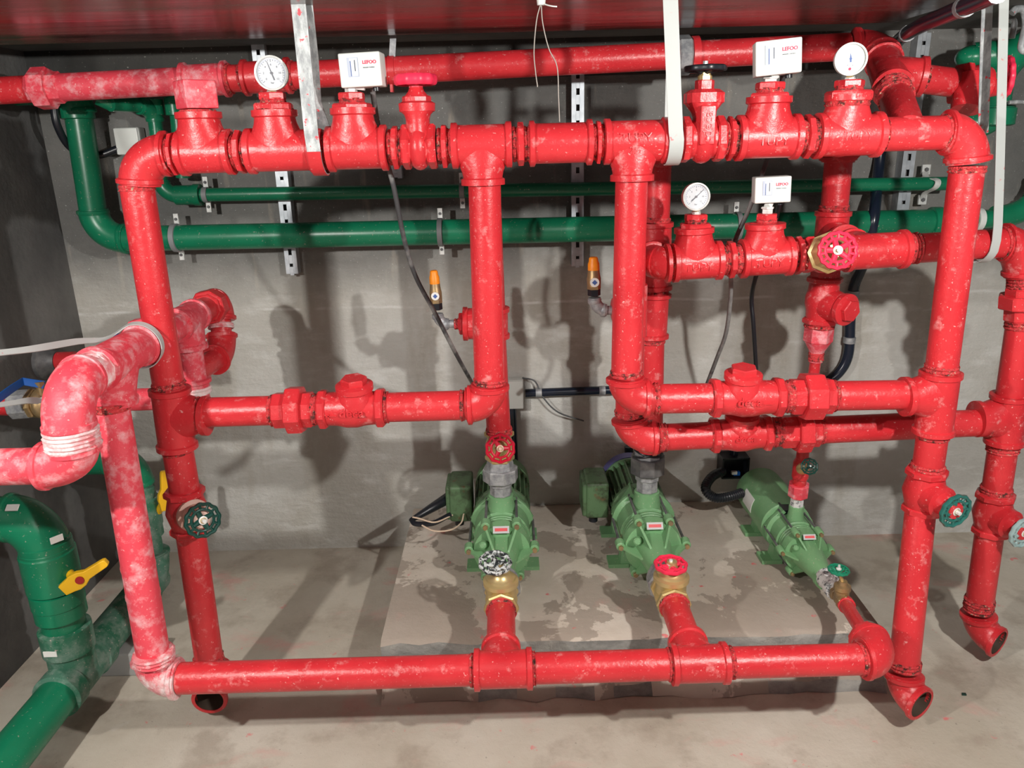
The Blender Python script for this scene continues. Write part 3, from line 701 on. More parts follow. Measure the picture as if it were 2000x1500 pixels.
mb = MB(); a, b = P(1278, 572, DR), P(1273, 660, DR); dn = (b - a).normalized(); mb.cyl(a, b, R * 1.16, seg=30); collar(mb, a, dn, R); collar(mb, b, -dn, R)
build(mb, 'coupling', 'red', T)
thr(T, P(1273, 660, DR), P(1273, 670, DR), R * 1.02); pipe(T, P(1273, 662, DR), P(1270, 880, DR))
# jockey riser
T = thing('discharge_riser', 'dark red riser from the top manifold down to the thin pipe of the small pump', 'pipe riser', P(1590, 740, DR))
pipe(T, P(1638, 310, DR), P(1629, 412, DR)); thr(T, P(1629, 400, DR), P(1628, 414, DR), R * 1.06)
elbow(T, P(1640, 280, DR), -SZ, -SY, L=.05, L2=.06); pipe(T, P(1640, 280, DR - .05), P(1643, 272, DF + .03))
tee(T, P(1628, 412, DR), P(1617, 515, DR), P(1622, 466, DR), -SY, .10)
thr(T, P(1616, 512, DR), P(1614, 528, DR), R * 1.0)
build(MB().hexa(P(1613, 520, DR), P(1611, 548, DR), R * 1.16, 8), 'bushing', 'red', T, ang=25)
build(MB().hexa(P(1601, 634, DR), P(1597, 668, DR), R * 1.12, 6, .3).lathe(P(1597, 668, DR), P(1594, 694, DR) - P(1597, 668, DR), [(0, R), (.026, R * .62), (.034, R * .55), (.062, R * .55)], 24), 'reducer', 'red_chalky', T, ang=25)
thr(T, P(1602, 624, DR), P(1600, 640, DR), R * 1.12); thr(T, P(1595, 688, DR), P(1593, 704, DR), R * .58)
pipe(T, P(1594, 695, DR), P(1569, 880, DR), .0165)
T = thing('check_valve', 'dark red check valve with its hexagon cap facing forward, under the brass-bonneted valve', 'check valve', P(1605, 625, DR), 'red check valves')
check_valve(T, P(1612, 540, DR), P(1601, 632, DR), P(1609, 592, DR), V((.42, -.88, -.06)).normalized(), hexw=.018, caph=.095)

# ================================================================ small header with gauge and switch
def J(x): return P(x, 511 - 0.0602 * (x - 1360), DJ)
jd = (J(1900) - J(1300)).normalized()
T = thing('pipe_header', 'short red header at mid height on the right, carrying one gauge and one switch', 'pipe manifold', J(1600) - SZ * .05)
elbow(T, J(1283), SY, jd, L=.075, L2=.036, k=1.14)
nipple(T, J(1298), J(1316), ring=False)
cJ = J(1355); h1 = (P(1355, 463, DJ) - cJ).length
tee(T, J(1313), J(1408), cJ, SZ, h1); gJ = bush(T, cJ + SZ * (h1 + .004), SZ, .043, .026, .030, .024)
text('TUPY', .030, .0016, J(1358) - SZ * .008 - SY * (R * 1.2), jd, SZ, 'red', T, wrap=R * 1.2)
nipple(T, J(1408), J(1446))
cK = J(1492); h2 = (P(1492, 462, DJ) - cK).length
tee(T, J(1446), J(1545), cK, SZ, h2); gK = bush(T, cK + SZ * (h2 + .004), SZ, .044, .026, .028, .024)
text('TUPY', .030, .0016, J(1493) - SZ * .008 - SY * (R * 1.2), jd, SZ, 'red', T, wrap=R * 1.2)
nipple(T, J(1545), J(1572))
tee(T, J(1650), J(1768), J(1690), SY, .075)
thr(T, J(1768), J(1790), R * 1.02); pipe(T, J(1768), J(1965)); thr(T, J(1955), J(1966), R * 1.08)
elbow(T, J(2000), -jd, P(1998, 560, DJ) - J(2000), L=.055, L2=.088)
thr(T, P(2001, 530, DJ), P(2001, 566, DJ), R * 1.05)
gauge('small round dial gauge over the lower right header', gJ, P(1359, 384, DJ - .01), .0345, V((.02, -1, .02)), 42)
pswitch('small white pressure switch box on the lower right header', gK, P(1510, 371, DJ - .02), .088, .064, .055, math.radians(-8), math.radians(2))
T = thing('gate_valve', 'brass-bonneted gate valve with crimson handwheel facing forward in the lower right header', 'gate valve', J(1605) - SZ * .05)
c = J(1610)
mb = MB().hexa(J(1570), J(1588), R * 1.3, 6, .2).hexa(J(1634), J(1652), R * 1.3, 6, .2)
mb.ball(c, .05, R * 1.3, R * 1.3, jd, SY, SZ); build(mb, 'valve_body', 'red', T)
w = P(1636, 489, DJ - .135); ax = (w - c).normalized()
build(MB().lathe(c + ax * .03, ax, [(0, .050), (.012, .053), (.026, .053), (.030, .046), (.055, .030), (.070, .018)], 8), 'bonnet', 'brass', T, 'bare brass bonnet', ang=25)
build(MB().cyl(c + ax * .09, w + ax * .008, .009, seg=12), 'stem', 'brass', T)
handwheel(T, w, ax, .047, 'wheel_scarlet', 14, 5, 'zinc', th=.0062)

# ================================================================ suction header along the floor
DS, ZS = 1.60, 0.315
sl = PZ(303, 1326, ZS); sr_ = PZ(1722, 1284, ZS)
DS = (sl.y + sr_.y) / 2
def S(x):
    r = ray(x, 1330.5 - 0.0283 * (x - 150)); return V((r.x * DS / r.y, DS, H + r.z * DS / r.y))
sd = (S(1600) - S(400)).normalized()
T = thing('suction_header', 'red horizontal pipe low in front of the pumps with two tees', 'pipe manifold', S(1000) - SZ * .05)
fb = S(303)
elbow(T, fb, P(292, 1230, 1.62) - fb, sd, L=.058, L2=.060, mat='red_caked')
pipe(T, S(352), S(928)); thr(T, S(918), S(930), R * 1.03)
cA = S(978); tee(T, S(926), S(1040), cA, SY, .085)
thr(T, S(1038), S(1046), R * 1.02); pipe(T, S(1040), S(1308)); thr(T, S(1303), S(1311), R * 1.04)
cB = S(1358); tee(T, S(1310), S(1420), cB, SY, .085)
thr(T, S(1418), S(1432), R * 1.03); pipe(T, S(1420), S(1682)); thr(T, S(1676), S(1690), R * 1.03)
cE = S(1722)
elbow(T, cE, -sd, SY, L=.048, L2=.075, k=1.3)
# stubs to the pumps
def axisline(c, x, y):   # point on a depth line through c at the picture height y
    r = ray(x, y); t = (c.z - H) / r.z; return V((c.x, r.y * t, c.z))
yv1 = 1.90
for c in (cA, cB):
    pipe(T, c + SY * .08, V((c.x, yv1 - .055, c.z))); thr(T, c + SY * .088, c + SY * .100, R * 1.04); thr(T, V((c.x, yv1 - .075, c.z)), V((c.x, yv1 - .055, c.z)), R * 1.05)

# feed column from the header up to the chalky line
T = thing('feed_pipe', 'chalky pink-red vertical pipe in front at the left, from the header to the wrapped tee', 'pipe riser', S(303))
ft = P(217, 786, 1.66)
pipe(T, P(300, 1282, DS + .005), P(218, 795, 1.66), mat='red_chalky')
thr(T, P(219, 800, 1.66), P(216, 784, 1.66), R * 1.06)
thr(T, P(302, 1290, DS), P(299, 1272, DS), R * 1.2, mat='red_caked', name='caked_joint')
for yy in (1110, 1165): 
    f = (yy - 795) / (1282 - 795); x = 218 + 82 * f; a = P(x, yy, 1.66 - .05 * f)
    build(MB().lathe(a, SZ, [(0, R), (.002, R * 1.035), (.012, R * 1.035), (.014, R)], 24), 'coupling_line', 'red_chalky', T)

# chalky line running back to the wall
zt = P(228, 700, 1.68); xk = zt.x
def K(y): return V((xk, y, zt.z))
T = thing('chalky_supply_line', 'chalk-crusted red pipe at the left, running back to the wall, with a loop of elbows', 'pipe', K(1.9) - SZ * .05)
tee(T, K(1.585), K(1.80), K(1.675), ft - K(1.675), (ft - K(1.675)).length, mat='red_chalky')
kc = K(1.455); e2 = P(152, 908, kc.y)
elbow(T, kc, SY, e2 - kc, L=.085, L2=.085, mat='red_chalky', k=1.28)
thr(T, K(1.54), K(1.59), R * 1.08, mat='red_caked', name='caked_joint')
vd = (e2 - kc).normalized()
thr(T, kc + vd * .083, kc + vd * .125, R * 1.30, mat='red_caked', name='caked_joint')
elbow(T, e2, -vd, -SX, L=(e2 - kc).length - .12, L2=.075, mat='red_chalky', k=1.24)
pipe(T, e2 - SX * .07, e2 - SX * .42, mat='red_chalky')
union(T, K(1.80), K(1.92), mat='red_chalky', big=(.2, .55))
pipe(T, K(1.90), K(2.02), mat='red_chalky')
tee(T, K(2.0), K(2.14), K(2.075), -SZ, .07, mat='red_chalky', r=R * .92)
pipe(T, K(2.12), K(2.26), R * .92, mat='red')
union(T, K(2.22), K(2.29), R * .92, mat='red', big=(.15, .75), kb=1.5)
eA = K(2.33); eB = P(449, 692, 2.27); eB = V((eA.x + .012, 2.27, eB.z))
elbow(T, eA, -SY, eB - eA, R * .92, L=.045, L2=.06, mat='red')
thr(T, eA + (eB - eA) * .42, eA + (eB - eA) * .52, R * .95, mat='red_caked', name='caked_joint')
pipe(T, eA + (eB - eA) * .3, eA + (eB - eA) * .8, R * .80)
tJ = V((xk, 2.075, eB.z))
bdr = (tJ - eB)
elbow(T, eB, eA - eB, bdr, R * .92, L=.065, L2=.065, mat='red')
pipe(T, eB + bdr * .2, tJ, R * .84)
pipe(T, K(2.075) - SZ * .05, V((xk, 2.075, .80)), R * .84, mat='red_chalky')
thr(T, V((xk, 2.075, eB.z - .04)), V((xk, 2.075, eB.z - .06)), R * .98, mat='red_caked', name='caked_joint')
lowz = P(270, 780, 2.075).z
elbow(T, V((xk, 2.075, lowz)), SZ, -SX, R * .84, L=.06, L2=.07, mat='red_chalky')
pipe(T, V((xk - .06, 2.075, lowz)), P(108, 785, 2.075), R * .84, mat='red_chalky')
pipe(T, P(32, 790, 2.075), V((XL + .005, 2.075, lowz)), R * .84, mat='red')

def lever_valve(T, a, b, r, mat):
    d = b - a; dn = d.normalized(); L = d.length
    mb = MB().hexa(a, a + dn * (L * .25), r * 1.2, 8).hexa(b - dn * (L * .25), b, r * 1.2, 8).ball((a + b) / 2, L * .4, r * 1.25, r * 1.25, dn, *frame(dn)[1:])
    build(mb, 'valve_body', mat, T, ang=28)
T = thing('ball_valve', 'brass ball valve with blue lever on the pipe at the left edge', 'ball valve', P(70, 790, 2.075) - SZ * .05)
lever_valve(T, P(108, 786, 2.075), P(60, 788, 2.075), R * .95, 'brass_dull')
build(MB().hexa(P(62, 788, 2.075), P(26, 791, 2.075), R * 1.12, 10), 'coupling', 'galvanised', T, ang=25)
q = P(78, 752, 2.06)
build(MB().cyl(q - SZ * .04, q, .010, seg=12).hexa(q - SZ * .006, q + SZ * .010, .013), 'stem', 'brass_dull', T, ang=25)
build(MB().ribbon([q + V((.012, 0, 0)), P(45, 745, 2.04), P(22, 760, 1.98), P(-8, 782, 1.92)], V((0, .6, 1)), .022, .004), 'lever', 'blue_lever', T, bevel=.0012)
T = thing('ball_valve', 'ball valve behind the wrapped tee, only its blue lever tip showing', 'ball valve', P(262, 672, 2.2) - SZ * .03)
build(MB().cyl(P(262, 690, 2.2), P(262, 662, 2.2), .012, seg=12), 'stem', 'brass_dull', T)
lever_valve(T, P(240, 694, 2.2), P(285, 692, 2.2), .02, 'brass_dull')
build(MB().ribbon([P(272, 662, 2.2), P(240, 653, 2.2), P(222, 655, 2.18), P(208, 662, 2.16)], SY, .022, .005), 'lever', 'blue_lever', T)
T = thing('pipe_stub', 'short red pipe stub in the shadow on the left wall', 'pipe', P(120, 712, 2.5))
a = P(148, 705, 2.50); build(MB().cyl(a, V((XL + .02, a.y, a.z)), .032), 'pipe', 'red', T)
build(MB().lathe(V((XL + .001, a.y, a.z)), SX, [(0, .06), (.012, .06), (.03, .045), (.055, .036)], 24), 'flange', 'iron_dark', T)

# ================================================================ pumps
ZA = ZS
def pump(label, X, z, yf, yd, yb, Rf, Rm, box=True, sticker=False, nozzle_r=.034, ntop=0.0, cover=False, y0n=1.975, ks=1.0):
    """horizontal multistage pump, axis along the depth; yf front flange, yd discharge branch, yb motor back"""
    T = thing('water_pump', label, 'water pump', V((X, (yf + yb) / 2, PZT)), 'green multistage pumps on the plinth')
    A = lambda y, dx=0.0, dz=0.0: V((X + dx, y, z + dz))
    k = Rf / .107
    Ln = yf - y0n; kn = k * ks
    build(MB().lathe(A(y0n), SY, [(0, .038 * kn), (.02, .040 * kn), (.022, .034 * kn), (Ln * .35, .040 * kn), (Ln * .72, .052 * kn), (Ln, .060 * kn), (Ln + .01, .062 * kn)], 28), 'suction_nozzle', 'pump_green', T)
    fc = MB().lathe(A(yf - .012), SY, [(0, Rf * .60), (.004, Rf * .86), (.034, Rf * .90), (.036, Rf * .7)], 36)
    angs = [math.radians(a) for a in (62, 118, 5, 175, -58, -122)]
    for a in angs: fc.lathe(A(yf - .016, Rf * math.cos(a), Rf * math.sin(a)), SY, [(0, .012 * k), (.003, .015 * k), (.032, .016 * k)], 12)
    fc.lathe(A(yf - .03 * k, -Rf * .52, Rf * .38), V((-.25, -1, .35)), [(0, .014 * k), (.02 * k, .012 * k), (.024 * k, .007 * k)], 14)
    build(fc, 'front_cover', 'pump_green', T)
    for a in angs:
        d = V((math.cos(a), 0, math.sin(a)))
        build(MB().plate([A(yf - .090 * k) + d * (.040 * k), A(yf - .082 * k) + d * (.052 * k), A(yf - .020) + d * (Rf * .99), A(yf) + d * (Rf * .9), A(yf) + d * (.03 * k)], d.cross(SY), .007 * k), 'rib', 'pump_green', T, flat=True)
        build(MB().hexa(A(yf - .026, Rf * d.x, Rf * d.z), A(yf - .014, Rf * d.x, Rf * d.z), .0085 * k), 'bolt', 'brass_dull', T, ang=25)
        build(MB().cyl(A(yf + .01, Rf * d.x, Rf * d.z), A(yd + .055, Rf * d.x, Rf * d.z), .0048 * k, seg=8), 'tie_rod', 'iron_dark', T)
    n = 4; prof = []; y0, y1 = yf + .02, yd - .050 * k
    for i in range(n):
        a = y0 + (y1 - y0) * i / n - y0; b = y0 + (y1 - y0) * (i + 1) / n - y0
        prof += [(a, Rf * .78), (a + .003, Rf * .82), (b - .003, Rf * .82), (b, Rf * .78)]
    build(MB().lathe(A(y0), SY, prof, 36), 'stage_casing', 'pump_green', T)
    dc = MB().lathe(A(yd - .050 * k), SY, [(0, Rf * .80), (.004, Rf * .88), (.085 * k, Rf * .88), (.095 * k, Rf * 1.02), (.110 * k, Rf * 1.02), (.114 * k, Rf * .8)], 36)
    dc.lathe(A(yd), SZ, [(0, nozzle_r * 1.6), (Rf * .9, nozzle_r * 1.35), (Rf + .010, nozzle_r * 1.2), (Rf + .028 + ntop, nozzle_r * 1.2), (Rf + .030 + ntop, nozzle_r)], 28)
    build(dc, 'discharge_casing', 'pump_green', T)
    for s_ in (-1, 1):   # arms of the bracket between pump and motor
        build(MB().plate([A(yd + .03 * k, s_ * Rf * .35, Rf * 1.0), A(yd + .06 * k, s_ * Rf * .98, Rf * .15), A(yd + .16 * k, s_ * Rf * .80, Rf * .05), A(yd + .16 * k, s_ * Rf * .25, Rf * .85)], V((s_ * .75, 0, .66)), .016 * k), 'bracket_arm', 'pump_green', T, flat=True)
    ym = yd + .12 * k
    build(MB().lathe(A(yd + .05 * k), SY, [(0, Rf * .55), (.06 * k, Rf * .6), (.08 * k, Rm * 1.0)], 28), 'lantern', 'pump_green', T)
    ye = yb - .07
    if not cover:
        build(MB().lathe(A(ym), SY, [(0, Rm * .9), (.004, Rm), (.020, Rm), (.024, Rm * .84), (ye - ym - .02, Rm * .84), (ye - ym, Rm * .9)], 32), 'motor_body', 'motor_green', T)
        for i in range(26):
            a = 2 * math.pi * (i + .5) / 26; d = V((math.cos(a), 0, math.sin(a)))
            build(MB().box(A((ym + ye) / 2 + .01) + d * (Rm * .91), Rm * .10, .0025, (ye - ym) / 2 - .012, d, d.cross(SY), SY), 'cooling_fin', 'motor_green', T, flat=True)
        build(MB().lathe(A(ye - .01), SY, [(0, Rm * .96), (.003, Rm * 1.04), (.065, Rm * 1.02), (.08, Rm * .9), (.082, Rm * .3)], 32), 'fan_cover', 'pump_green', T)
    else:
        build(MB().lathe(A(ym - .02), SY, [(0, Rm * .95), (.004, Rm * 1.02), (ye - ym - .04, Rm * 1.02), (ye - ym - .02, Rm * 1.06), (yb - ym - .02, Rm * 1.04), (yb - ym, Rm * .9), (yb - ym + .006, Rm * .3)], 36), 'motor_cover', 'pump_green', T)
        # name sticker and badge on the cover, curved with it
        def patch(t0, t1, ya, yb2, nm, mt):
            mb = MB(); m = 6
            for i in range(m + 1):
                t = math.radians(t0 + (t1 - t0) * i / m); d = V((math.cos(t), 0, math.sin(t)))
                for rr in (Rm * 1.015, Rm * 1.036):
                    for yy in (ya, yb2): mb.v.append(A(yy) + d * rr)
            for i in range(m):
                a = i * 4; b = a + 4
                mb.f += [(a + 2, a + 3, b + 3, b + 2), (a, b, b + 1, a + 1), (a, a + 2, b + 2, b), (a + 1, b + 1, b + 3, a + 3)]
            mb.f += [(0, 1, 3, 2), (m * 4, m * 4 + 2, m * 4 + 3, m * 4 + 1)]
            build(mb, nm, mt, T)
        patch(150, 186, ym + .10, ym + .22, 'data_sticker', 'paper'); patch(62, 112, ye - .05, ye - .015, 'badge_sticker', 'sticker_blue')
        build(MB().box(A(yd + .075 * k, 0, Rf * .75), .03, .03, .022), 'vent_gap', 'black_plastic', T, flat=True)
    if box:
        bc = A((ym + ye) / 2 - .02, -Rm * 1.02 - .045, .030)
        b = build(MB().box(bc, .040, .072, .068), 'terminal_box', 'motor_green', T, bevel=.012)
        build(MB().box(bc - SX * .040, .012, .066, .062), 'terminal_lid', 'motor_green', b, bevel=.008)
        build(MB().cyl(bc + V((-.01, -.03, -.064)), bc + V((-.01, -.03, -.096)), .016, seg=14), 'cable_gland', 'black_plastic', b)
    if sticker:
        mb = MB(); m = 10
        for i in range(m + 1):
            t = math.radians(75 + 85 * i / m); d = V((math.cos(t), 0, math.sin(t)))
            for rr in (Rm * 1.03, Rm * 1.06):
                for yy in (ye + .005, ye + .05): mb.v.append(A(yy) + d * rr)
        for i in range(m):
            a = i * 4; b = a + 4
            mb.f += [(a + 2, a + 3, b + 3, b + 2), (a, b, b + 1, a + 1), (a, a + 2, b + 2, b), (a + 1, b + 1, b + 3, a + 3)]
        build(mb, 'maker_sticker', 'sticker_blue', T)
    np_ = A(yf - .020, 0, Rf * .80)
    nd = V((0, -.80, .60)); nu = V((0, .60, .80))
    pl_ = build(MB().box(np_, .026 * k, .0115 * k, .003, SX, nu, nd), 'nameplate', 'label_silver', T, flat=True)
    build(MB().box(np_ + nd * .003, .020 * k, .005 * k, .001, SX, nu, nd), 'nameplate_band', 'label_red', pl_, flat=True)
    for yy in (yd + .02, (ym + ye) / 2):
        for s_ in (-1, 1):
            h = z - PZT
            build(MB().box(V((X + s_ * Rf * .62, yy, PZT + h * .30)), .018, .028, h * .30, taper=.7).box(V((X + s_ * Rf * .85, yy, PZT + .007)), .034, .032, .007), 'foot', 'pump_green', T, flat=True)
    return T
yf1, yd1, yb1 = 2.165, 2.295, 2.71
x1, x2 = cA.x, cB.x
pump('left green pump, with grey union and crimson handwheel above it', x1, ZA, yf1, yd1, yb1, .104, .098)
pump('middle green pump, under the lower bypass elbow', x2, ZA, yf1, yd1, yb1, .104, .098, sticker=True)
ZJ = .268; xj = PZ(1594, 1107, ZJ).x
pump('small right-hand green pump with white data sticker', xj, ZJ, 2.19, 2.295, 2.70, .080, .084, box=False, cover=True, nozzle_r=.020, ntop=.004, y0n=2.02, ks=1.15)

# discharge fittings above the pumps
def union_stack(label, x, y, z0, z1, mat_nut, extra=None):
    T = thing('pipe_union', label, 'pipe union', V((x, y, z0)))
    L = z1 - z0; p = lambda f: V((x, y, z0 + L * f))
    build(MB().hexa(p(0), p(.30), .036, 8, .2).hexa(p(.26), p(.45), .040, 8, .1), 'lower_tail', 'galvanised', T, ang=25)
    build(MB().hexa(p(.42), p(.78), .058, 8, .2, .05), 'union_nut', mat_nut, T, ang=25)
    build(MB().lathe(p(.76), SZ, [(0, .044), (L * .16, .043), (L * .24, .040)], 8), 'upper_tail', 'galvanised', T, ang=25)
    return T
zt1 = ZA + .104 + .03
zu1 = P(976, 898, yd1).z
union_stack('grey union between the left pump and its crimson-wheeled valve', x1, yd1, zt1, zu1, 'galvanised')
zu2 = P(1270, 872, yd1).z
T = union_stack('dark grey union above the middle pump, tied with black wire', x2, yd1, zt1, zu2, 'iron_dark')
wz = zu2 - .012
build(MB().torus(V((x2, yd1, wz)), V((.2, -.1, 1)), .047, .0035, 30, 6).torus(V((x2, yd1, wz - .006)), V((-.25, .1, 1)), .048, .0035, 30, 6), 'tie_wire', 'black_plastic', T)
T = thing('gate_valve', 'brass gate valve with crimson handwheel facing forward above the left pump', 'gate valve', V((x1, yd1, zu1)))
zv = P(973, 842, yd1).z
c = V((x1, yd1, (zu1 + zv) / 2)); wv = P(977, 876, yd1 - .13); ax = (wv - c).normalized()
build(MB().hexa(V((x1, yd1, zu1)), V((x1, yd1, zu1 + .018)), .048, 6).hexa(V((x1, yd1, zv - .018)), V((x1, yd1, zv)), .048, 6).ball(c, .046, .046, (zv - zu1) * .45).lathe(c, ax, [(.03, .044), (.05, .046), (.06, .032), (.085, .016)], 8), 'valve_body', 'brass', T, ang=28)
build(MB().cyl(c + ax * .08, wv + ax * .006, .008, seg=12), 'stem', 'brass', T)
handwheel(T, wv, ax, .046, 'wheel_crimson', 10, 3, 'bonnet_pink', th=.0075, rot=.55)
# middle pump: red pipe down to the union is part of its riser. Jockey pump discharge
T = thing('gate_valve', 'tiny dark green handwheel valve over the small right-hand pump', 'gate valve', P(1560, 960, yd1))
zj0 = ZJ + .080 + .034
jp = lambda y: V((xj, yd1, P(1562, y, yd1).z))
top = P(1569, 878, DR)
pts = [V((xj, yd1, zj0)), top]
lerp = lambda f: pts[0] * (1 - f) + pts[1] * f
up_ = (pts[1] - pts[0]).normalized(); LJ = (pts[1] - pts[0]).length
build(MB().hexa(lerp(0), lerp(.20), .022, 8), 'tail_piece', 'teflon', T, ang=25)
build(MB().hexa(lerp(.18), lerp(.40), .033, 8), 'union_nut', 'red_chalky', T, ang=25)
build(MB().lathe(lerp(.38), up_, [(0, .022), (LJ * .12, .022), (LJ * .14, .026), (LJ * .4, .026), (LJ * .46, .020), (LJ * .63, .019)], 16), 'valve_body', 'red', T)
wj = P(1581, 911, DR - .10); m_ = lerp(.66); ax = (wj - m_).normalized()
build(MB().lathe(m_, ax, [(0, .019), (.03, .020), (.045, .016), (.06, .009), ((wj - m_).length + .004, .005)], 14), 'bonnet', 'brass', T)
handwheel(T, wj, ax, .026, 'wheel_dark_green', 10, 3, 'wheel_dark_green', th=.0036)

# ---- suction gate valves between header and pumps
def suction_valve(label, x, wm, hub, wheel_px, tilt):
    T = thing('gate_valve', label, 'gate valve', V((x, yv1, ZA - .05)))
    c = V((x, yv1, ZA)); y0, y1 = yv1 - .062, yv1 + .040
    mb = MB().hexa(V((x, y0, ZA)), V((x, y0 + .020, ZA)), .049, 8).hexa(V((x, y1 - .018, ZA)), V((x, y1, ZA)), .049, 8)
    mb.ball(c - SY * .008, .046, .050, .046); mb.lathe(c - SY * .010, SZ, [(0, .042), (.045, .043), (.052, .047)], 28)
    build(mb, 'valve_body', 'brass', T, ang=30)
    b = c - SY * .010 + SZ * .050
    build(MB().lathe(b, SZ, [(0, .044), (.002, .050), (.014, .050), (.018, .042), (.024, .040), (.030, .030), (.040, .026), (.044, .016), (.060, .014)], 28), 'bonnet', 'brass', T)
    w = P(wheel_px[0], wheel_px[1], yv1 - .012)
    build(MB().cyl(b + SZ * .05, w, .0075, seg=12), 'stem', 'brass', T)
    handwheel(T, w, tilt, .047, wm, 9, 4, hub, th=.0068)
    # grey reducing coupling to the pump
    build(MB().hexa(V((x, y1 - .004, ZA)), V((x, y1 + .036, ZA)), .056, 8, .2).lathe(V((x, y1 + .034, ZA)), SY, [(0, .050), (.012, .052), (.014, .042), (.040, .040)], 28), 'coupling', 'galvanised', T, ang=28)
suction_valve('brass gate valve with worn black-and-white handwheel in front of the left pump', x1, 'wheel_worn', 'wheel_worn', (967, 1099), V((.05, -.25, 1)))
suction_valve('brass gate valve with bright scarlet handwheel in front of the middle pump', x2, 'wheel_scarlet', 'zinc', (1310, 1103), V((.0, -.06, 1)))
# small suction line of the jockey pump
T = thing('small_suction_pipe', 'thin red pipe from the header corner to the small right-hand pump', 'pipe', cE + SY * .1)
a = cE + SY * .07; b = P(1655, 1168, 1.95); b = V((xj, 1.885, ZJ + .008))
build(MB().lathe(a, SY, [(0, R * 1.2), (.008, R * 1.25), (.022, R * 1.15), (.026, .022)], 8), 'bushing', 'red', T, ang=25)
pipe(T, a + SY * .015, b, .0185)
build(MB().lathe(b - SY * .012, b - a, [(0, .019), (.002, .024), (.02, .024), (.024, .018)], 16), 'joint', 'red', T)
T = thing('gate_valve', 'small brass gate valve with bright green handwheel in front of the small pump', 'gate valve', V((xj, 1.92, ZJ)))
c = V((xj, 1.915, ZJ + .008))
build(MB().hexa(c - SY * .032, c - SY * .014, .024, 6).hexa(c + SY * .014, c + SY * .032, .024, 6).ball(c, .022, .026, .022).lathe(c, SZ, [(0, .020), (.026, .021), (.030, .024), (.042, .023), (.046, .014), (.056, .012)], 16), 'valve_body', 'brass_dull', T, ang=28)
w = P(1638, 1113, 1.915)
build(MB().cyl(c + SZ * .05, w, .005, seg=10), 'stem', 'brass', T)
handwheel(T, w, V((.0, -.05, 1)), .030, 'wheel_bright_green', 12, 3, 'zinc', th=.0042)
build(MB().lathe(c + SY * .030, SY, [(0, .024), (.004, .030), (.036, .030), (.040, .025), (.048, .026), (.065, .031), (.085, .030)], 20), 'wrapped_coupling', 'teflon', T, 'coupling wrapped in white and grey tape')

# ================================================================ relief valves with orange caps
def relief(label, base, elb, top, end):
    T = thing('relief_valve', label, 'relief valve', base, 'orange-capped relief valves')
    r = .0135
    c = elb
    elbow(T, c, end - c, SZ, r, L=.032, L2=.034, mat='galvanised')
    build(MB().cyl(c + (end - c).normalized() * .028, end, r * .9, seg=16), 'nipple', 'galvanised', T)
    h = (top - c).length; q = lambda f: c + (top - c) * f
    build(MB().hexa(q(.28), q(.42), .017, 6), 'locknut', 'black_plastic', T, ang=25)
    build(MB().hexa(q(.40), q(.48), .018, 6).lathe(q(.46), top - c, [(0, .018), (h * .14, .0185), (h * .20, .0165), (h * .30, .0150)], 18), 'valve_body', 'brass_dull', T, ang=28)
    b = q(.55) - SY * .016
    build(MB().lathe(b, -SY, [(0, .012), (.004, .012)], 18), 'tag_disc', 'paper', T)
    build(MB().box(b - SY * .0045, .005, .005, .0006, V((.7, 0, .7)), V((-.7, 0, .7)), SY), 'tag_mark', 'ink_blue', T, flat=True)
    build(MB().lathe(q(.76), top - c, [(0, .0155), (h * .12, .0150), (h * .16, .0125), (h * .22, .0115), (h * .24, .009)], 14), 'cap', 'orange_cap', T, 'orange plastic cap', ang=28)
relief('orange-capped brass relief valve at the left, reached by the red bushing', P(855, 640, DR), P(856, 634, DR), P(847, 528, DR), P(888, 632, DR))
relief('orange-capped brass relief valve right of the bare steel strut', P(1160, 612, DJ), P(1161, 606, DJ), P(1159, 502, DJ), P(1194, 606, DJ))

# ================================================================ rear top pipe
def TT(x): return P(x, 177 - 0.0517 * x, 2.42)
td = (TT(1600) - TT(200)).normalized()
T = thing('rear_top_pipe', 'long red pipe under the ceiling behind the manifold, dropping forward at the right', 'pipe', TT(800) - SZ * .05)
pipe(T, TT(-60), TT(360)); pipe(T, TT(440), TT(1655)); 
build(MB().hexa(TT(60), TT(122), R * 1.18, 8).hexa(TT(70), TT(102), R * 1.55, 8, .2, .06), 'union', 'red_chalky', T, ang=25)
pipe(T, TT(122), TT(362), R * 1.02, mat='red_chalky', name='pipe')
def sleeve(T, a, b, r=R, mat='red', kk=1.17):
    d = (b - a).normalized(); mb = MB().cyl(a, b, r * kk, seg=28); collar(mb, a, d, r); collar(mb, b, -d, r); build(mb, 'coupling', mat, T)
sleeve(T, TT(358), TT(446), mat='red_chalky'); thr(T, TT(444), TT(452), R * 1.05); thr(T, TT(470), TT(478), R * 1.05); sleeve(T, TT(476), TT(568)); thr(T, TT(566), TT(574), R * 1.05)
thr(T, TT(1325), TT(1352), R * 1.1, mat='galvanised', name='bare_coupling'); build(MB().hexa(TT(1322), TT(1348), R * 1.45, 8), 'locknut', 'galvanised', T, ang=25)
sleeve(T, TT(1348), TT(1364))
ca = P(1716, 88, 2.40); d_end = P(1762, 228, DF + .08); dv = (d_end - ca)
elbow(T, ca, -td, dv, L=.075, L2=.10)
ea = ca + dv * .20
thr(T, ca + dv * .19, ca + dv * .24, R * 1.08)
tee(T, ca + dv * .24, ca + dv * .66, ca + dv * .46, SX, .085)
thr(T, ca + dv * .65, ca + dv * .78, R * 1.08); pipe(T, ca + dv * .66, ca + dv * 1.17, R * 1.03)
tb_ = ca + dv * .46; vb = P(1872, 163, tb_.y)
bdir = (vb - tb_).normalized()
pipe(T, tb_ + bdir * .07, vb, R * .96); thr(T, tb_ + bdir * .083, tb_ + bdir * .095, R)
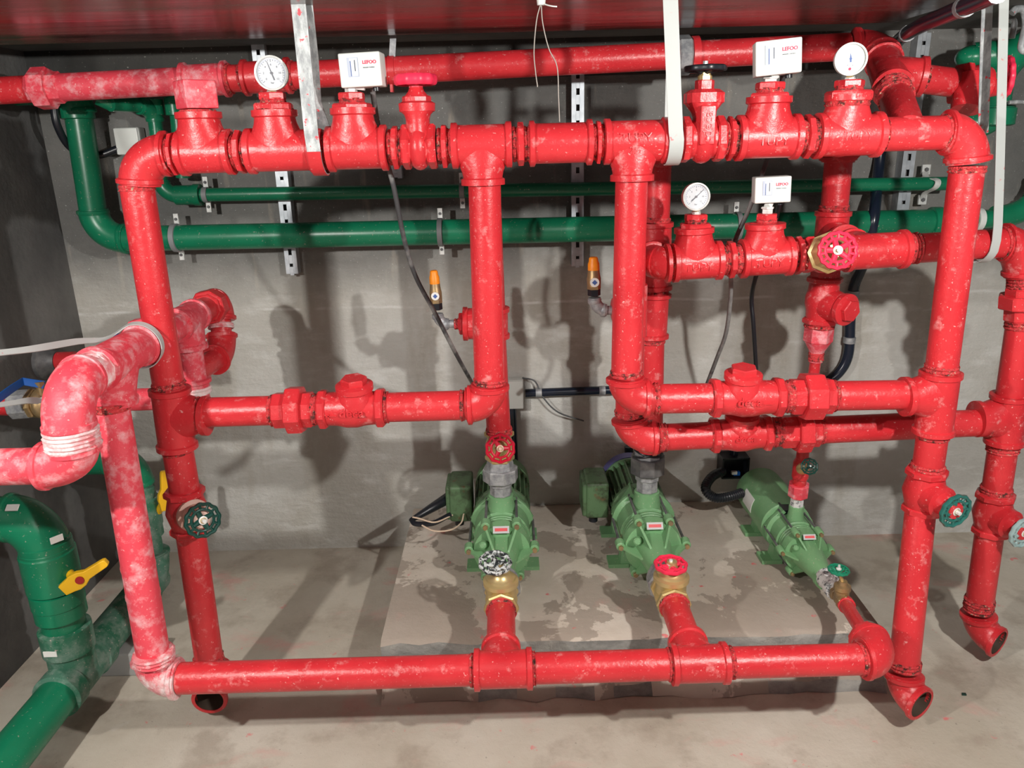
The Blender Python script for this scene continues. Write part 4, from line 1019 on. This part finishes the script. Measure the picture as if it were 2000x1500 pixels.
T = thing('gate_valve', 'red gate valve with sideways red handwheel at the top right corner', 'gate valve', vb - SZ * .06)
c = vb + bdir * .045
build(MB().hexa(vb - bdir * .005, vb + bdir * .018, R * 1.5, 6, .5).lathe(vb + bdir * .01, bdir, [(0, R * 1.1), (.03, R * 1.35), (.06, R * 1.3), (.075, R * .7), (.10, R * .5)], 20).lathe(c + V((-.02, -.02, .02)), V((-.25, -.35, -1)), [(0, R), (.04, R * 1.0), (.072, R * 1.05), (.09, R * 1.0)], 20), 'valve_body', 'red', T)
wc = P(1967, 150, tb_.y - .03)
build(MB().cyl(c + bdir * .04, wc, .010, seg=12), 'stem', 'red', T)
handwheel(T, wc, V((1, -.28, .05)), .052, 'wheel_scarlet', 12, 4, 'zinc', th=.0075)

# ================================================================ green pipes on the back wall
rg, rs = .0425, .0225
def GL(x): return P(x, 464 - .021 * (x - 367), DG)
def GS(x): return P(x, 380 - .0152 * (x - 430), DG + .03)
gd = (GL(1800) - GL(400)).normalized(); gs = (GS(1800) - GS(400)).normalized()
T = thing('green_pipe_run', 'thick green plastic pipe along the back wall, rising at the far left', 'pipe', GL(900) - SZ * .05)
gc = GL(190); gt = P(152, 215, DG)
elbow(T, gc, gt - gc, gd, rg, L=.10, L2=.10, mat='pvc_green', k=1.12, kc=1.2)
pipe(T, gc + gd * .08, GL(1838), rg, 'pvc_green'); pipe(T, gc + (gt - gc) * .15, gt, rg, 'pvc_green')
build(MB().lathe(P(153, 233, DG), SZ, [(0, rg * 1.08), (.003, rg * 1.22), (.10, rg * 1.22), (.104, rg)], 28), 'socket', 'pvc_green', T)
ge = P(148, 176, DG); elbow(T, ge, -SZ, -SX, rg, L=.07, L2=.06, mat='pvc_green', k=1.12, kc=1.2); pipe(T, ge - SX * .05, V((XL + .004, DG, ge.z)), rg, 'pvc_green')
build(MB().lathe(GL(1815), gd, [(0, rg), (.003, rg * 1.18), (.035, rg * 1.18), (.038, rg)], 28), 'socket', 'pvc_green', T)
pipe(T, GL(1838), P(1945, 427, DG), rg * .72, 'pvc_green')
build(MB().lathe(P(1903, 429, DG), gd, [(0, rg * .9), (.02, rg * .9)], 28), 'white_cap', 'white_plastic', T, 'white ring on the green pipe')
e3 = P(1985, 424, DG)
elbow(T, e3, -gd, V((.75, 0, .7)), rg * .78, L=.08, L2=.06, mat='pvc_green', k=1.15, kc=1.22)
pipe(T, e3 + V((.75, 0, .7)).normalized() * .05, e3 + V((.075, 0, .075)), rg * .74, 'pvc_green')
e4 = e3 + V((.075, 0, .075)); elbow(T, e4, V((-.75, 0, -.7)), SZ, rg * .78, L=.04, L2=.06, mat='pvc_green', k=1.15, kc=1.22)
pipe(T, e4 + SZ * .04, V((e4.x, e4.y, ZC)), rg * .74, 'pvc_green')

T = thing('green_pipe_run', 'thin green plastic pipe along the back wall above the thick one', 'pipe', GS(900) - SZ * .03)
sc_ = GS(318); su = P(300, 206, DG + .03)
elbow(T, sc_, su - sc_, gs, rs, L=.05, L2=.06, mat='pvc_green', k=1.2, kc=1.3)
build(MB().cyl(GS(344), GS(392), rs * 1.45).cyl(GS(380), GS(393), rs * 1.6), 'socket', 'pvc_green', T)
pipe(T, GS(390), GS(1852), rs, 'pvc_green'); pipe(T, sc_ + (su - sc_) * .1, su, rs, 'pvc_green')
build(MB().lathe(P(304, 226, DG + .03), SZ, [(0, rs), (.002, rs * 1.3), (.05, rs * 1.3)], 20), 'socket', 'pvc_green', T)
elbow(T, su, sc_ - su, P(222, 205, DG - .1) - su, rs, L=.05, L2=.06, mat='pvc_green', k=1.25, kc=1.3)
pipe(T, su, P(215, 203, DG - .12), rs, 'pvc_green'); pipe(T, P(222, 205, DG - .1), P(190, 190, DG - .12), rs, 'pvc_green')
a = P(345, 262, DG + .03); 
T = thing('green_drop_pipe', 'short green plastic pipe coming down behind the square plug', 'pipe', a)
pipe(T, a - SZ * .14, P(341, 176, DG + .03), rs, 'pvc_green'); elbow(T, P(341, 172, DG + .03), -SZ, SY, rs, L=.04, L2=.05, mat='pvc_green'); build(MB().lathe(P(343, 226, DG + .03), SZ, [(0, rs), (.002, rs * 1.3), (.055, rs * 1.3)], 20), 'socket', 'pvc_green', T)

# clamps
def clamp(label, c, d, r, mat='grey_plastic'):
    T = thing('pipe_clamp', label, 'pipe clamp', c - SZ * r, 'clamps on the green wall pipes')
    build(MB().lathe(c - d * .009, d, [(0, r * 1.0), (.001, r * 1.13), (.017, r * 1.13), (.018, r * 1.0)], 24), 'band', mat, T)
    for s_ in (-1, 1):
        q = c + SZ * (s_ * (r + .018)) + SY * (r * .6)
        t = build(MB().box(q, .008, .004, .018), 'tab', 'zinc', T, flat=True)
        build(MB().hexa(q - SY * .003, q - SY * .010, .005), 'screw', 'iron_dark', t, ang=25)
clamp('grey clamp on the thick green pipe at its left end', GL(344), gd, rg)
clamp('grey clamp on the thick green pipe above the left relief valve', GL(860), gd, rg)
clamp('grey clamp on the thick green pipe behind the small header', GL(1440), gd, rg)
clamp('grey clamp on the thin green pipe near its left elbow', GS(402), gs, rs)
clamp('grey clamp on the thin green pipe left of the centre bypass riser', GS(902), gs, rs)
c = GS(1815); T = thing('pipe_clamp', 'offset bare metal clamp near the right end of the thin green pipe', 'pipe clamp', c, 'clamps on the green wall pipes')
a, b = P(1808, 330, DG + .05), P(1801, 391, DG + .05)
build(MB().ribbon(spline([P(1808, 334, DG + .07), P(1809, 345, DG + .04), c + V((.012, -rs - .004, .012)), c + V((.008, -rs - .004, -.012)), P(1806, 378, DG + .05), P(1802, 392, DG + .07)], 5), SX, .020, .003), 'band', 'zinc', T)
for q in (P(1808, 331, DG + .07), P(1801, 390, DG + .07)):
    t = build(MB().box(q, .014, .004, .016), 'tab', 'zinc', T, flat=True); build(MB().hexa(q - SY * .003, q - SY * .010, .007), 'screw', 'iron_dark', t, ang=25)

# ================================================================ perforated struts on the wall
def strut(label, xt, yt, xb, yb, D=DW - .025):
    a, b = P(xt, yt, D), P(xb, yb, D); a = V((b.x, D, a.z))
    T = thing('perforated_strut', label, 'wall strut', b, 'perforated steel struts on the back wall')
    w, dp = .0205, .021; h = (a - b).length; n = max(2, int(h / .05))
    for s_ in (-1, 1):
        build(MB().box(b + V((s_ * (w - .001), .002, h / 2)), .0012, dp, h / 2).box(b + V((s_ * .0135, -dp + .001, h / 2)), .0075, .0012, h / 2), 'flange', 'strut_steel', T, flat=True)
    st = h / n
    for i in range(n + 1):
        z = min(max(i * st, .010), h - .010)
        build(MB().box(b + V((0, -dp + .001, z)), .0065, .0012, min(.015, st * .31)), 'web', 'strut_steel', T, flat=True)
    build(MB().box(b + V((0, .006, h / 2)), .018, .003, h / 2), 'channel_back', 'iron_dark', T, flat=True)
strut('perforated steel strut left of centre behind the green pipes', 545, 330, 574, 533)
strut('perforated steel strut in the centre between the two bypass risers', 1124, 100, 1127, 518)
strut('perforated steel strut at the right beside the black conduit', 1785, 66, 1757, 412)
strut('short perforated steel strut above the left round gauge', 512, 82, 518, 190)
strut('short perforated steel strut end below the left gate valve', 768, 322, 775, 348)
T = thing('hanger_strap', 'thin grey metal strap holding the rear top pipe beside the left switch', 'strap', P(765, 150, 2.36))
h_ = TT(766)
build(MB().lathe(h_ - td * .010, td, [(0, R), (.001, R * 1.07), (.019, R * 1.07), (.020, R)], 28), 'band', 'red', T)
build(MB().box(h_ - SZ * (R + .010) - td * .004, .004, .012, .012, td, SY, SZ), 'lug', 'red', T, flat=True)
build(MB().ribbon([h_ + SZ * (R * .9) - SY * .012 + td * .004, V((h_.x + .014, 2.41, ZC))], SX, .018, .0025), 'bare_end', 'galvanised', T)

# ================================================================ hanging straps
def strap(label, pts, w, mat, th=.0022, hook=None):
    T = thing('hanger_strap', label, 'strap', pts[-1])
    return T, build(MB().ribbon(pts, SX, w, th), 'band', mat, T)
c = M(613); rr = R * 1.34 + .004; c.x = P(612, 285, c.y - rr).x
under = lambda c, r, a0, a1, n=10: [c + V((0, -r * math.cos(t), -r * math.sin(t))) for t in [math.radians(a0 + (a1 - a0) * i / n) for i in range(n + 1)]]
tp = P(580, -14, c.y - rr)
T, b = strap('grey galvanised strap hanging in front of the left end of the top manifold', [tp, P(584, 20, c.y - rr), P(599, 170, c.y - rr), P(608, 262, c.y - rr)] + under(c, rr, 0, 140), .031, 'strap_steel')
build(MB().ribbon([q_ - SY * .0026 if i_ < 4 else c + (q_ - c) * 1.04 for i_, q_ in enumerate(under(c, rr, 4, 130))], SX, .030, .002), 'painted_end', 'red', T, 'red paint on the strap end')
build(MB().ribbon([tp + SX * .016 - SY * -.012, P(612, 120, DF - .02), P(617, 200, DF + .0), c + V((.008, rr * .75, .05))] , SX, .024, .002), 'rear_band', 'strap_steel', T)
c = M(1322); rr = R * 1.34 + .004; c.x = P(1322, 275, c.y - rr).x
tp = P(1309, -14, c.y - rr)
T, b = strap('white-painted strap hanging in front of the right half of the top manifold', [tp, P(1311, 40, c.y - rr), P(1316, 170, c.y - rr), P(1320, 255, c.y - rr)] + under(c, rr, 0, 150), .032, 'strap_white')
build(MB().ribbon([c + V((.0, rr * .75, .05)), V((c.x, c.y + rr, ZC))], SX, .020, .002), 'rear_band', 'strap_white', T)
c = J(1944); rr = R * 1.06 + .003; c.x = P(1946, 480, c.y - rr).x
T, b = strap('long white strap hooked under the right end of the lower header', [P(1961, -15, c.y - rr), P(1956, 200, c.y - rr), P(1952, 350, c.y - rr), P(1949, 440, c.y - rr), P(1946, 470, c.y - rr)] + [c + V((-.002 - .026 * (i / 8) ** 1.5, -rr * math.cos(math.radians(i * 17)), -rr * 1.1 * math.sin(math.radians(i * 17)))) for i in range(1, 9)], .0225, 'strap_white')
T, b = strap('grey strap at the top right running up to the ceiling behind the white one', [P(1929, -15, 2.02), P(1925, 90, 2.03), P(1921, 235, 2.04), P(1919, 262, 2.06)], .0265, 'strap_steel')

# white strap tied round the chalky tee, pulled off to the left
T = thing('tie_strap', 'white plastic strap looped round the chalky tee and pulled to the left', 'strap', K(1.80) - SZ * .06)
kk = K(1.795); rk = R * 1.36 + .003
arc = [kk + V((rk * math.cos(t), 0, rk * math.sin(t))) for t in [math.radians(118 - i * 21) for i in range(0, 15)]]
pts = [P(-30, 692, 1.50), P(60, 682, 1.58), P(150, 667, 1.70), P(205, 662, 1.76)] + arc + [P(100, 772, 1.72), P(50, 783, 1.66), P(-30, 795, 1.60)]
build(MB().ribbon(spline(pts, 4), SY * 1.0 + SZ * .25, .016, .0022), 'band', 'strap_white', T)

# ================================================================ electrical: boxes, conduits and cables
def cable(name, label, cat, pts, r, mat, clips=(), n=8, group=None):
    T = thing(name, label, cat, pts[-1], group)
    sp = spline(pts, n)
    build(MB().sweep(sp, r, 12), 'sheath', mat, T)
    for c_, d_ in clips:
        build(MB().lathe(c_ - d_ * .012, d_, [(0, r * 1.0), (.001, r * 1.16), (.023, r * 1.16), (.024, r)], 16), 'clip', 'galvanised', T)
    return T
D2 = DW - .03
cable('conduit', 'black conduit down the wall beside the right riser, with silver clips', 'conduit',
      [P(1950, -14, 1.55), P(1925, -4, 1.63), P(1850, 28, 1.86), P(1795, 52, 2.10), P(1756, 78, 2.42), P(1741, 108, 2.60), P(1737, 150, 2.70), P(1730, 220, D2), P(1716, 330, D2), P(1706, 430, D2 - .12), P(1690, 505, D2 - .05), P(1668, 560, D2), P(1661, 620, D2), P(1657, 690, D2), P(1640, 726, D2), P(1610, 748, D2), P(1570, 760, D2)], .0185, 'conduit_navy',
      [(P(1666, 574, D2), (P(1662, 610, D2) - P(1668, 560, D2)).normalized()), (P(1659, 664, D2), -SZ), (P(1884, 13.5, 1.755), (P(1850, 28, 1.86) - P(1925, -4, 1.63)).normalized()), (P(1772, 66, 2.28), (P(1756, 78, 2.42) - P(1795, 52, 2.10)).normalized())])
cable('conduit', 'short horizontal black conduit from the white box behind the bypass', 'conduit', [P(1026, 768, D2), P(1100, 765, D2), P(1215, 761, D2)], .016, 'conduit_navy', [(P(1052, 767, D2), SX), (P(1176, 763, D2), SX)])
cable('conduit', 'black conduit dropping from the white box beside the left pump', 'conduit', [P(1000, 795, D2), P(1002, 850, D2), P(1004, 905, D2)], .016, 'conduit_navy')
cable('conduit', 'black conduit piece behind the middle pump', 'conduit', [P(1228, 872, D2), P(1229, 900, D2), P(1230, 940, D2)], .017, 'conduit_navy')
def jbox(label, c, w, h, dp):
    T = thing('junction_box', label, 'junction box', c - SZ * h / 2)
    build(MB().box(c, w / 2, dp / 2, h / 2), 'box_body', 'white_plastic', T, bevel=.006)
    build(MB().box(c - SY * (dp / 2 + .003), w / 2 - .002, .004, h / 2 - .002), 'lid', 'white_plastic', T, bevel=.003)
jbox('white junction box on the wall right of the left bypass elbow', P(1004, 767, DW - .03), .072, .112, .05)
jbox('white junction box behind the top left elbow', P(256, 276, DW - .03), .082, .088, .05)
cable('cable', 'black cable hanging from the ceiling in the left corner to a white box', 'cable', [P(104, 195, 2.6), P(112, 245, 2.6), P(140, 290, 2.66), P(190, 303, 2.70), P(232, 290, 2.72)], .012, 'black_plastic')
cable('cable', 'worn grey cable from the left pressure switch down to the bypass elbow', 'cable', [P(727, 170, 1.88), P(733, 215, 1.93), P(742, 262, 1.98), P(757, 320, 1.95), P(770, 370, 1.95), P(790, 470, 2.0), P(812, 540, 2.05), P(850, 612, 2.1), P(890, 690, 2.2), P(922, 748, 2.4)], .0062, 'cable_worn')
cable('cable', 'worn grey cable hanging from the top right switch past the small header', 'cable', [P(1530, 142, 1.88), P(1522, 200, 1.95), P(1508, 280, 2.02), P(1490, 335, 2.08), P(1462, 410, 2.1), P(1436, 470, 2.12), P(1428, 520, 2.15), P(1427, 580, 2.2), P(1418, 650, 2.25), P(1400, 700, 2.3), P(1380, 752, 2.35)], .0062, 'cable_worn')
T = cable('cable', 'black cable hanging from the small switch behind the right check valve', 'cable', [P(1522, 397, 2.05), P(1512, 440, 2.12), P(1490, 500, 2.18), P(1475, 545, 2.2), P(1468, 585, 2.25), P(1472, 640, 2.25), P(1478, 740, 2.3)], .0065, 'black_plastic')
cable('cable', 'thin dark wire drooping on the wall below the white box', 'cable', [P(1020, 738, D2), P(1045, 745, D2), P(1060, 775, D2 - .01), P(1090, 805, D2 - .01), P(1140, 822, D2)], .003, 'cable_grey')
# socket box and corrugated hose behind the small pump
T = thing('terminal_box', 'open black terminal box on the wall behind the small pump', 'terminal box', P(1435, 925, DW - .04))
c = P(1432, 908, DW - .045)
build(MB().box(c + V((0, .03, 0)), .052, .008, .042).box(c + V((-.049, 0, 0)), .003, .035, .042).box(c + V((.049, 0, 0)), .003, .035, .042).box(c + V((0, 0, -.040)), .050, .035, .003).box(c + V((0, 0, .040)), .050, .035, .003), 'box_body', 'black_plastic', T, flat=True)
build(MB().box(c + V((.006, -.028, -.022)), .012, .008, .007), 'connector', 'blue_lever', T, flat=True); build(MB().box(c + V((-.004, -.032, -.018)), .010, .006, .006), 'connector', 'white_plastic', T, flat=True)
build(MB().cyl(c + SZ * .04, c + SZ * .16, .016, seg=14), 'conduit_stub', 'conduit_navy', T)
T = thing('corrugated_hose', 'black corrugated hose looping from the terminal box to the small pump', 'hose', P(1400, 970, 2.6))
sp = spline([P(1412, 920, 2.70), P(1390, 932, 2.64), P(1378, 955, 2.58), P(1396, 972, 2.56), P(1425, 970, 2.56), P(1450, 962, 2.58)], 14)
build(MB().sweep(sp, [.0165 + (.0018 if i % 2 else -.0008) for i in range(len(sp))], 14), 'hose_body', 'black_plastic', T)
# loose leads beside the left pump
T = thing('loose_leads', 'loose black sleeve and tan wires left of the left pump', 'cable', PZ(850, 1030, PZT))
build(MB().sweep(spline([P(888, 965, 2.52), P(855, 985, 2.44), P(825, 1003, 2.40), P(803, 1016, 2.38)], 8), [.022 - .014 * i / 24 for i in range(25)], 10), 'sleeve', 'black_plastic', T)
build(MB().sweep(spline([P(803, 1014, 2.38), P(812, 1023, 2.36), P(845, 1022, 2.36), P(880, 1005, 2.40)], 8), .009, 8), 'lead', 'black_plastic', T)
build(MB().sweep(spline([P(824, 1026, 2.34), P(848, 1037, 2.32), P(880, 1035, 2.33), P(900, 1022, 2.38), P(906, 1004, 2.42)], 8), .0028, 8), 'lead', 'wire_tan', T)
build(MB().sweep(spline([P(806, 1010, 2.37), P(820, 1013, 2.36), P(850, 1020, 2.35), P(884, 1006, 2.40)], 8), .0028, 8), 'lead', 'wire_tan', T)
# tie on the ceiling with two thin wires
T = thing('ceiling_hook', 'small white anchor in the ceiling with two thin hanging wires', 'hook', V((P(1056, 5, 1.5).x, 1.5, ZC - .03)))
hx = P(1057, 4, 1.72)
build(MB().cyl(hx - SZ * .006, V((hx.x, hx.y, ZB)), .008, .011, seg=12), 'anchor', 'white_plastic', T)
build(MB().sweep(spline([hx, P(1048, 40, 1.72), P(1043, 100, 1.72), P(1046, 140, 1.72), P(1050, 170, 1.72)], 6), .0011, 6), 'wire', 'wire_thin', T)
build(MB().sweep(spline([hx, P(1060, 45, 1.72), P(1072, 95, 1.72), P(1088, 130, 1.72), P(1091, 190, 1.72), P(1093, 238, 1.72)], 6), .0011, 6), 'wire', 'wire_thin', T)
build(MB().sweep(spline([hx, P(1066, 9, 1.71), P(1078, 12, 1.70), P(1088, 13, 1.70)], 6), .0014, 6), 'wire', 'white_plastic', T)

# ================================================================ green pipes at the top right
T = thing('green_corner_pipe', 'green plastic pipes with elbows in the top right corner behind the straps', 'pipe', P(1945, 240, 2.5))
rr = .045
c1 = P(1930, 105, 2.5); c2 = P(1950, 232, 2.5)
elbow(T, P(1952, 112, 2.5), P(2030, 80, 2.5) - P(1952, 112, 2.5), -SZ, rr * .9, L=.09, L2=.09, mat='pvc_green', k=1.15, kc=1.2)
pipe(T, P(1990, 95, 2.5), P(2080, 55, 2.5), rr * .9, 'pvc_green'); pipe(T, P(1953, 150, 2.5), P(1946, 215, 2.5), rr * .85, 'pvc_green')
build(MB().ball(P(1900, 112, 2.52), .05, .05, .035).cyl(P(1900, 112, 2.52), P(1945, 108, 2.5), .042), 'end_bend', 'pvc_green', T)
build(MB().lathe(P(1946, 210, 2.5), -SZ, [(0, rr), (.003, rr * 1.25), (.05, rr * 1.25), (.055, rr)], 24), 'socket', 'pvc_green', T)
elbow(T, P(1944, 238, 2.5), SZ, V((-.8, .3, -.1)), rr * .9, L=.05, L2=.08, mat='pvc_green', k=1.15, kc=1.2)
def hook(label, pts, w):
    T = thing('metal_hook', label, 'hook', pts[0]); build(MB().sweep(spline(pts, 6), w, 10), 'rod', 'strap_steel', T)
hook('bent grey metal hook at the right edge below the ceiling', [P(1976, 26, 2.3), P(1985, 18, 2.3), P(1999, 20, 2.3), P(2004, 45, 2.3), P(1997, 80, 2.3), P(1996, 96, 2.3), P(2008, 102, 2.3)], .010)
hook('small bent metal hook beside the long white strap', [P(1972, 42, 2.4), P(1978, 38, 2.4), P(1981, 48, 2.4), P(1976, 75, 2.4)], .008)
hook('thin metal rod at the right edge under the red handwheel', [P(1970, 200, 2.4), P(1990, 199, 2.4), P(2010, 200, 2.4)], .006)




# ================================================================ green floor line with two valve columns
XG, ZG, rG = -1.262, 0.135, .055
def G(y): return V((XG, y, ZG))
T = thing('green_floor_pipe', 'large dusty green plastic pipe running along the floor at the left', 'pipe', G(1.9) - SZ * .06)
ty = 1.845; ey = 2.36
pipe(T, G(1.30), G(ty - .075), rG, 'pvc_green')
mb = MB().lathe(G(ty - .10), SY, [(0, rG), (.004, rG * 1.2), (.05, rG * 1.2), (.054, rG * 1.1), (.17, rG * 1.1), (.174, rG * 1.2), (.22, rG * 1.2), (.224, rG)], 32)
mb.lathe(G(ty), V((0, 0, 1)), [(0, rG * 1.1), (.085, rG * 1.1), (.088, rG * 1.22), (.16, rG * 1.22), (.163, rG * 1.0)], 32)
build(mb, 'tee', 'pvc_dusty', T)
pipe(T, G(ty + .10), G(ey), rG, 'pvc_dusty')
build(MB().box(G(ty) + V((-.01, -rG * 1.22, .118)), .018, .0015, .008), 'sticker', 'paper', T, flat=True)
elbow(T, G(ey), -SY, SZ, rG * .9, L=.10, L2=.10, mat='pvc_dusty', k=1.2, kc=1.28)
def lever_yellow(T, c, tip, tail, th=.011):
    d = (tip - tail); n = d.cross(SZ).normalized(); dn = d.normalized(); up = n.cross(dn)
    sp_ = [(0, .016), (.18, .020), (.28, .024), (.42, .022), (.55, .013), (.95, .011), (1.0, .008)]
    p_ = [tail + d * t + up * w for t, w in sp_] + [tail + d * t - up * w for t, w in sp_[::-1]]
    l_ = build(MB().plate(p_, n, .018), 'lever', 'yellow_lever', T, 'yellow valve lever', bevel=.003)
    build(MB().lathe(tail + d * .40 - n * .006 * (1 if n.y > 0 else -1), -n * (1 if n.y > 0 else -1), [(0, .011), (.006, .011)], 16), 'lever_button', 'red_button', l_)
    build(MB().cyl(tail + d * .30, c, .012, seg=14), 'stem', 'yellow_lever', T)
T = thing('green_valve_column', 'thick green plastic column with yellow-levered valve in the left foreground', 'ball valve', G(ty) + SZ * .16)
A_ = G(ty) + SZ * .15; tpz = P(72, 1012, ty).z; tpx = A_.x
L_ = tpz - A_.z
build(MB().lathe(A_, SZ, [(0, rG), (.045, rG), (.047, rG * 1.18), (.085, rG * 1.18), (.087, rG * 1.22), (.130, rG * 1.22), (.132, rG * 1.12), (.138, rG * 1.26), (.245, rG * 1.26), (.250, rG * 1.18), (.275, rG * 1.18), (.277, rG * 1.12), (L_ - .06, rG * 1.10)], 36), 'valve_body', 'pvc_green', T)
ce = V((tpx, ty, tpz))
elbow(T, ce, -SZ, V((-1, -.02, .06)), rG, L=.10, L2=.085, mat='pvc_green', k=1.14, kc=1.2)
pipe(T, ce + V((-.08, 0, .005)), V((XL + .005, ty - .003, tpz + .018)), rG, 'pvc_green')
for q_, n_ in ((ce + V((-.035, -rG * .75, rG * .95)), V((0, -.62, .78))), (ce + V((rG * 1.02, -rG * .62, -.045)), V((.80, -.60, 0)))):
    build(MB().box(q_, .016, .009, .0012, n_.cross(SZ).normalized() if abs(n_.z) < .9 else SX, n_.cross(n_.cross(SZ)).normalized(), n_), 'sticker', 'paper', T, flat=True)
lever_yellow(T, A_ + V((rG * .9, -.01, .19)), P(209, 1096, ty - .03), P(123, 1152, ty - .06))
T = thing('green_valve_column', 'rear green plastic column with a yellow lever, behind the pink-red feed pipe', 'ball valve', G(ey) + SZ * .1)
B_ = G(ey) + SZ * .10; tp2 = P(283, 897, ey).z
build(MB().lathe(B_, SZ, [(0, rG * .8), (.06, rG * .8), (.062, rG), (.10, rG), (.102, rG * 1.06), (.20, rG * 1.06), (.204, rG * .95), (.24, rG * .95), (.243, rG * .85), (tp2 - B_.z - .05, rG * .85)], 32), 'valve_body', 'pvc_dusty', T)
elbow(T, V((B_.x, ey, tp2)), -SZ, -SX, rG * .85, L=.09, L2=.08, mat='pvc_green', k=1.15, kc=1.2)
pipe(T, V((B_.x - .07, ey, tp2)), V((XL + .005, ey, tp2)), rG * .85, 'pvc_green')
lever_yellow(T, B_ + V((rG, 0, .15)), P(320, 920, ey - .02), P(324, 996, ey - .03))
for i, (y_, x_, lb) in enumerate(((1.50, .07, 'pale concrete block under the near end of the green floor pipe'), (2.06, .02, 'concrete block under the green floor pipe behind the feed pipe'))):
    o = build(MB().box(V((XG + x_, y_, (ZG - rG) / 2 + .0)), .10, .055, (ZG - rG) / 2), 'concrete_block', 'concrete_block', bevel=.006); tag(o, lb, 'block')
    
# ================================================================ small things on floor and plinth
def chip(px, py, z, s_, mat, name, label, cat):
    p_ = PZ(px, py, z)
    o = build(MB().plate([p_ + V((-s_, -s_ * .5, .0025)), p_ + V((s_ * .8, -s_ * .7, .0025)), p_ + V((s_, s_ * .4, .0025)), p_ + V((-s_ * .5, s_ * .6, .0025))], SZ, .004), name, mat, flat=True); tag(o, label, cat)
chip(1882, 1357, 0, .007, 'wheel_dark_green', 'plastic_scrap', 'tiny green plastic scrap on the floor at the right', 'scrap')
chip(1168, 1342, 0.004, .016, 'red_chip', 'paint_flake', 'orange-red paint flake at the foot of the plinth', 'paint flake')
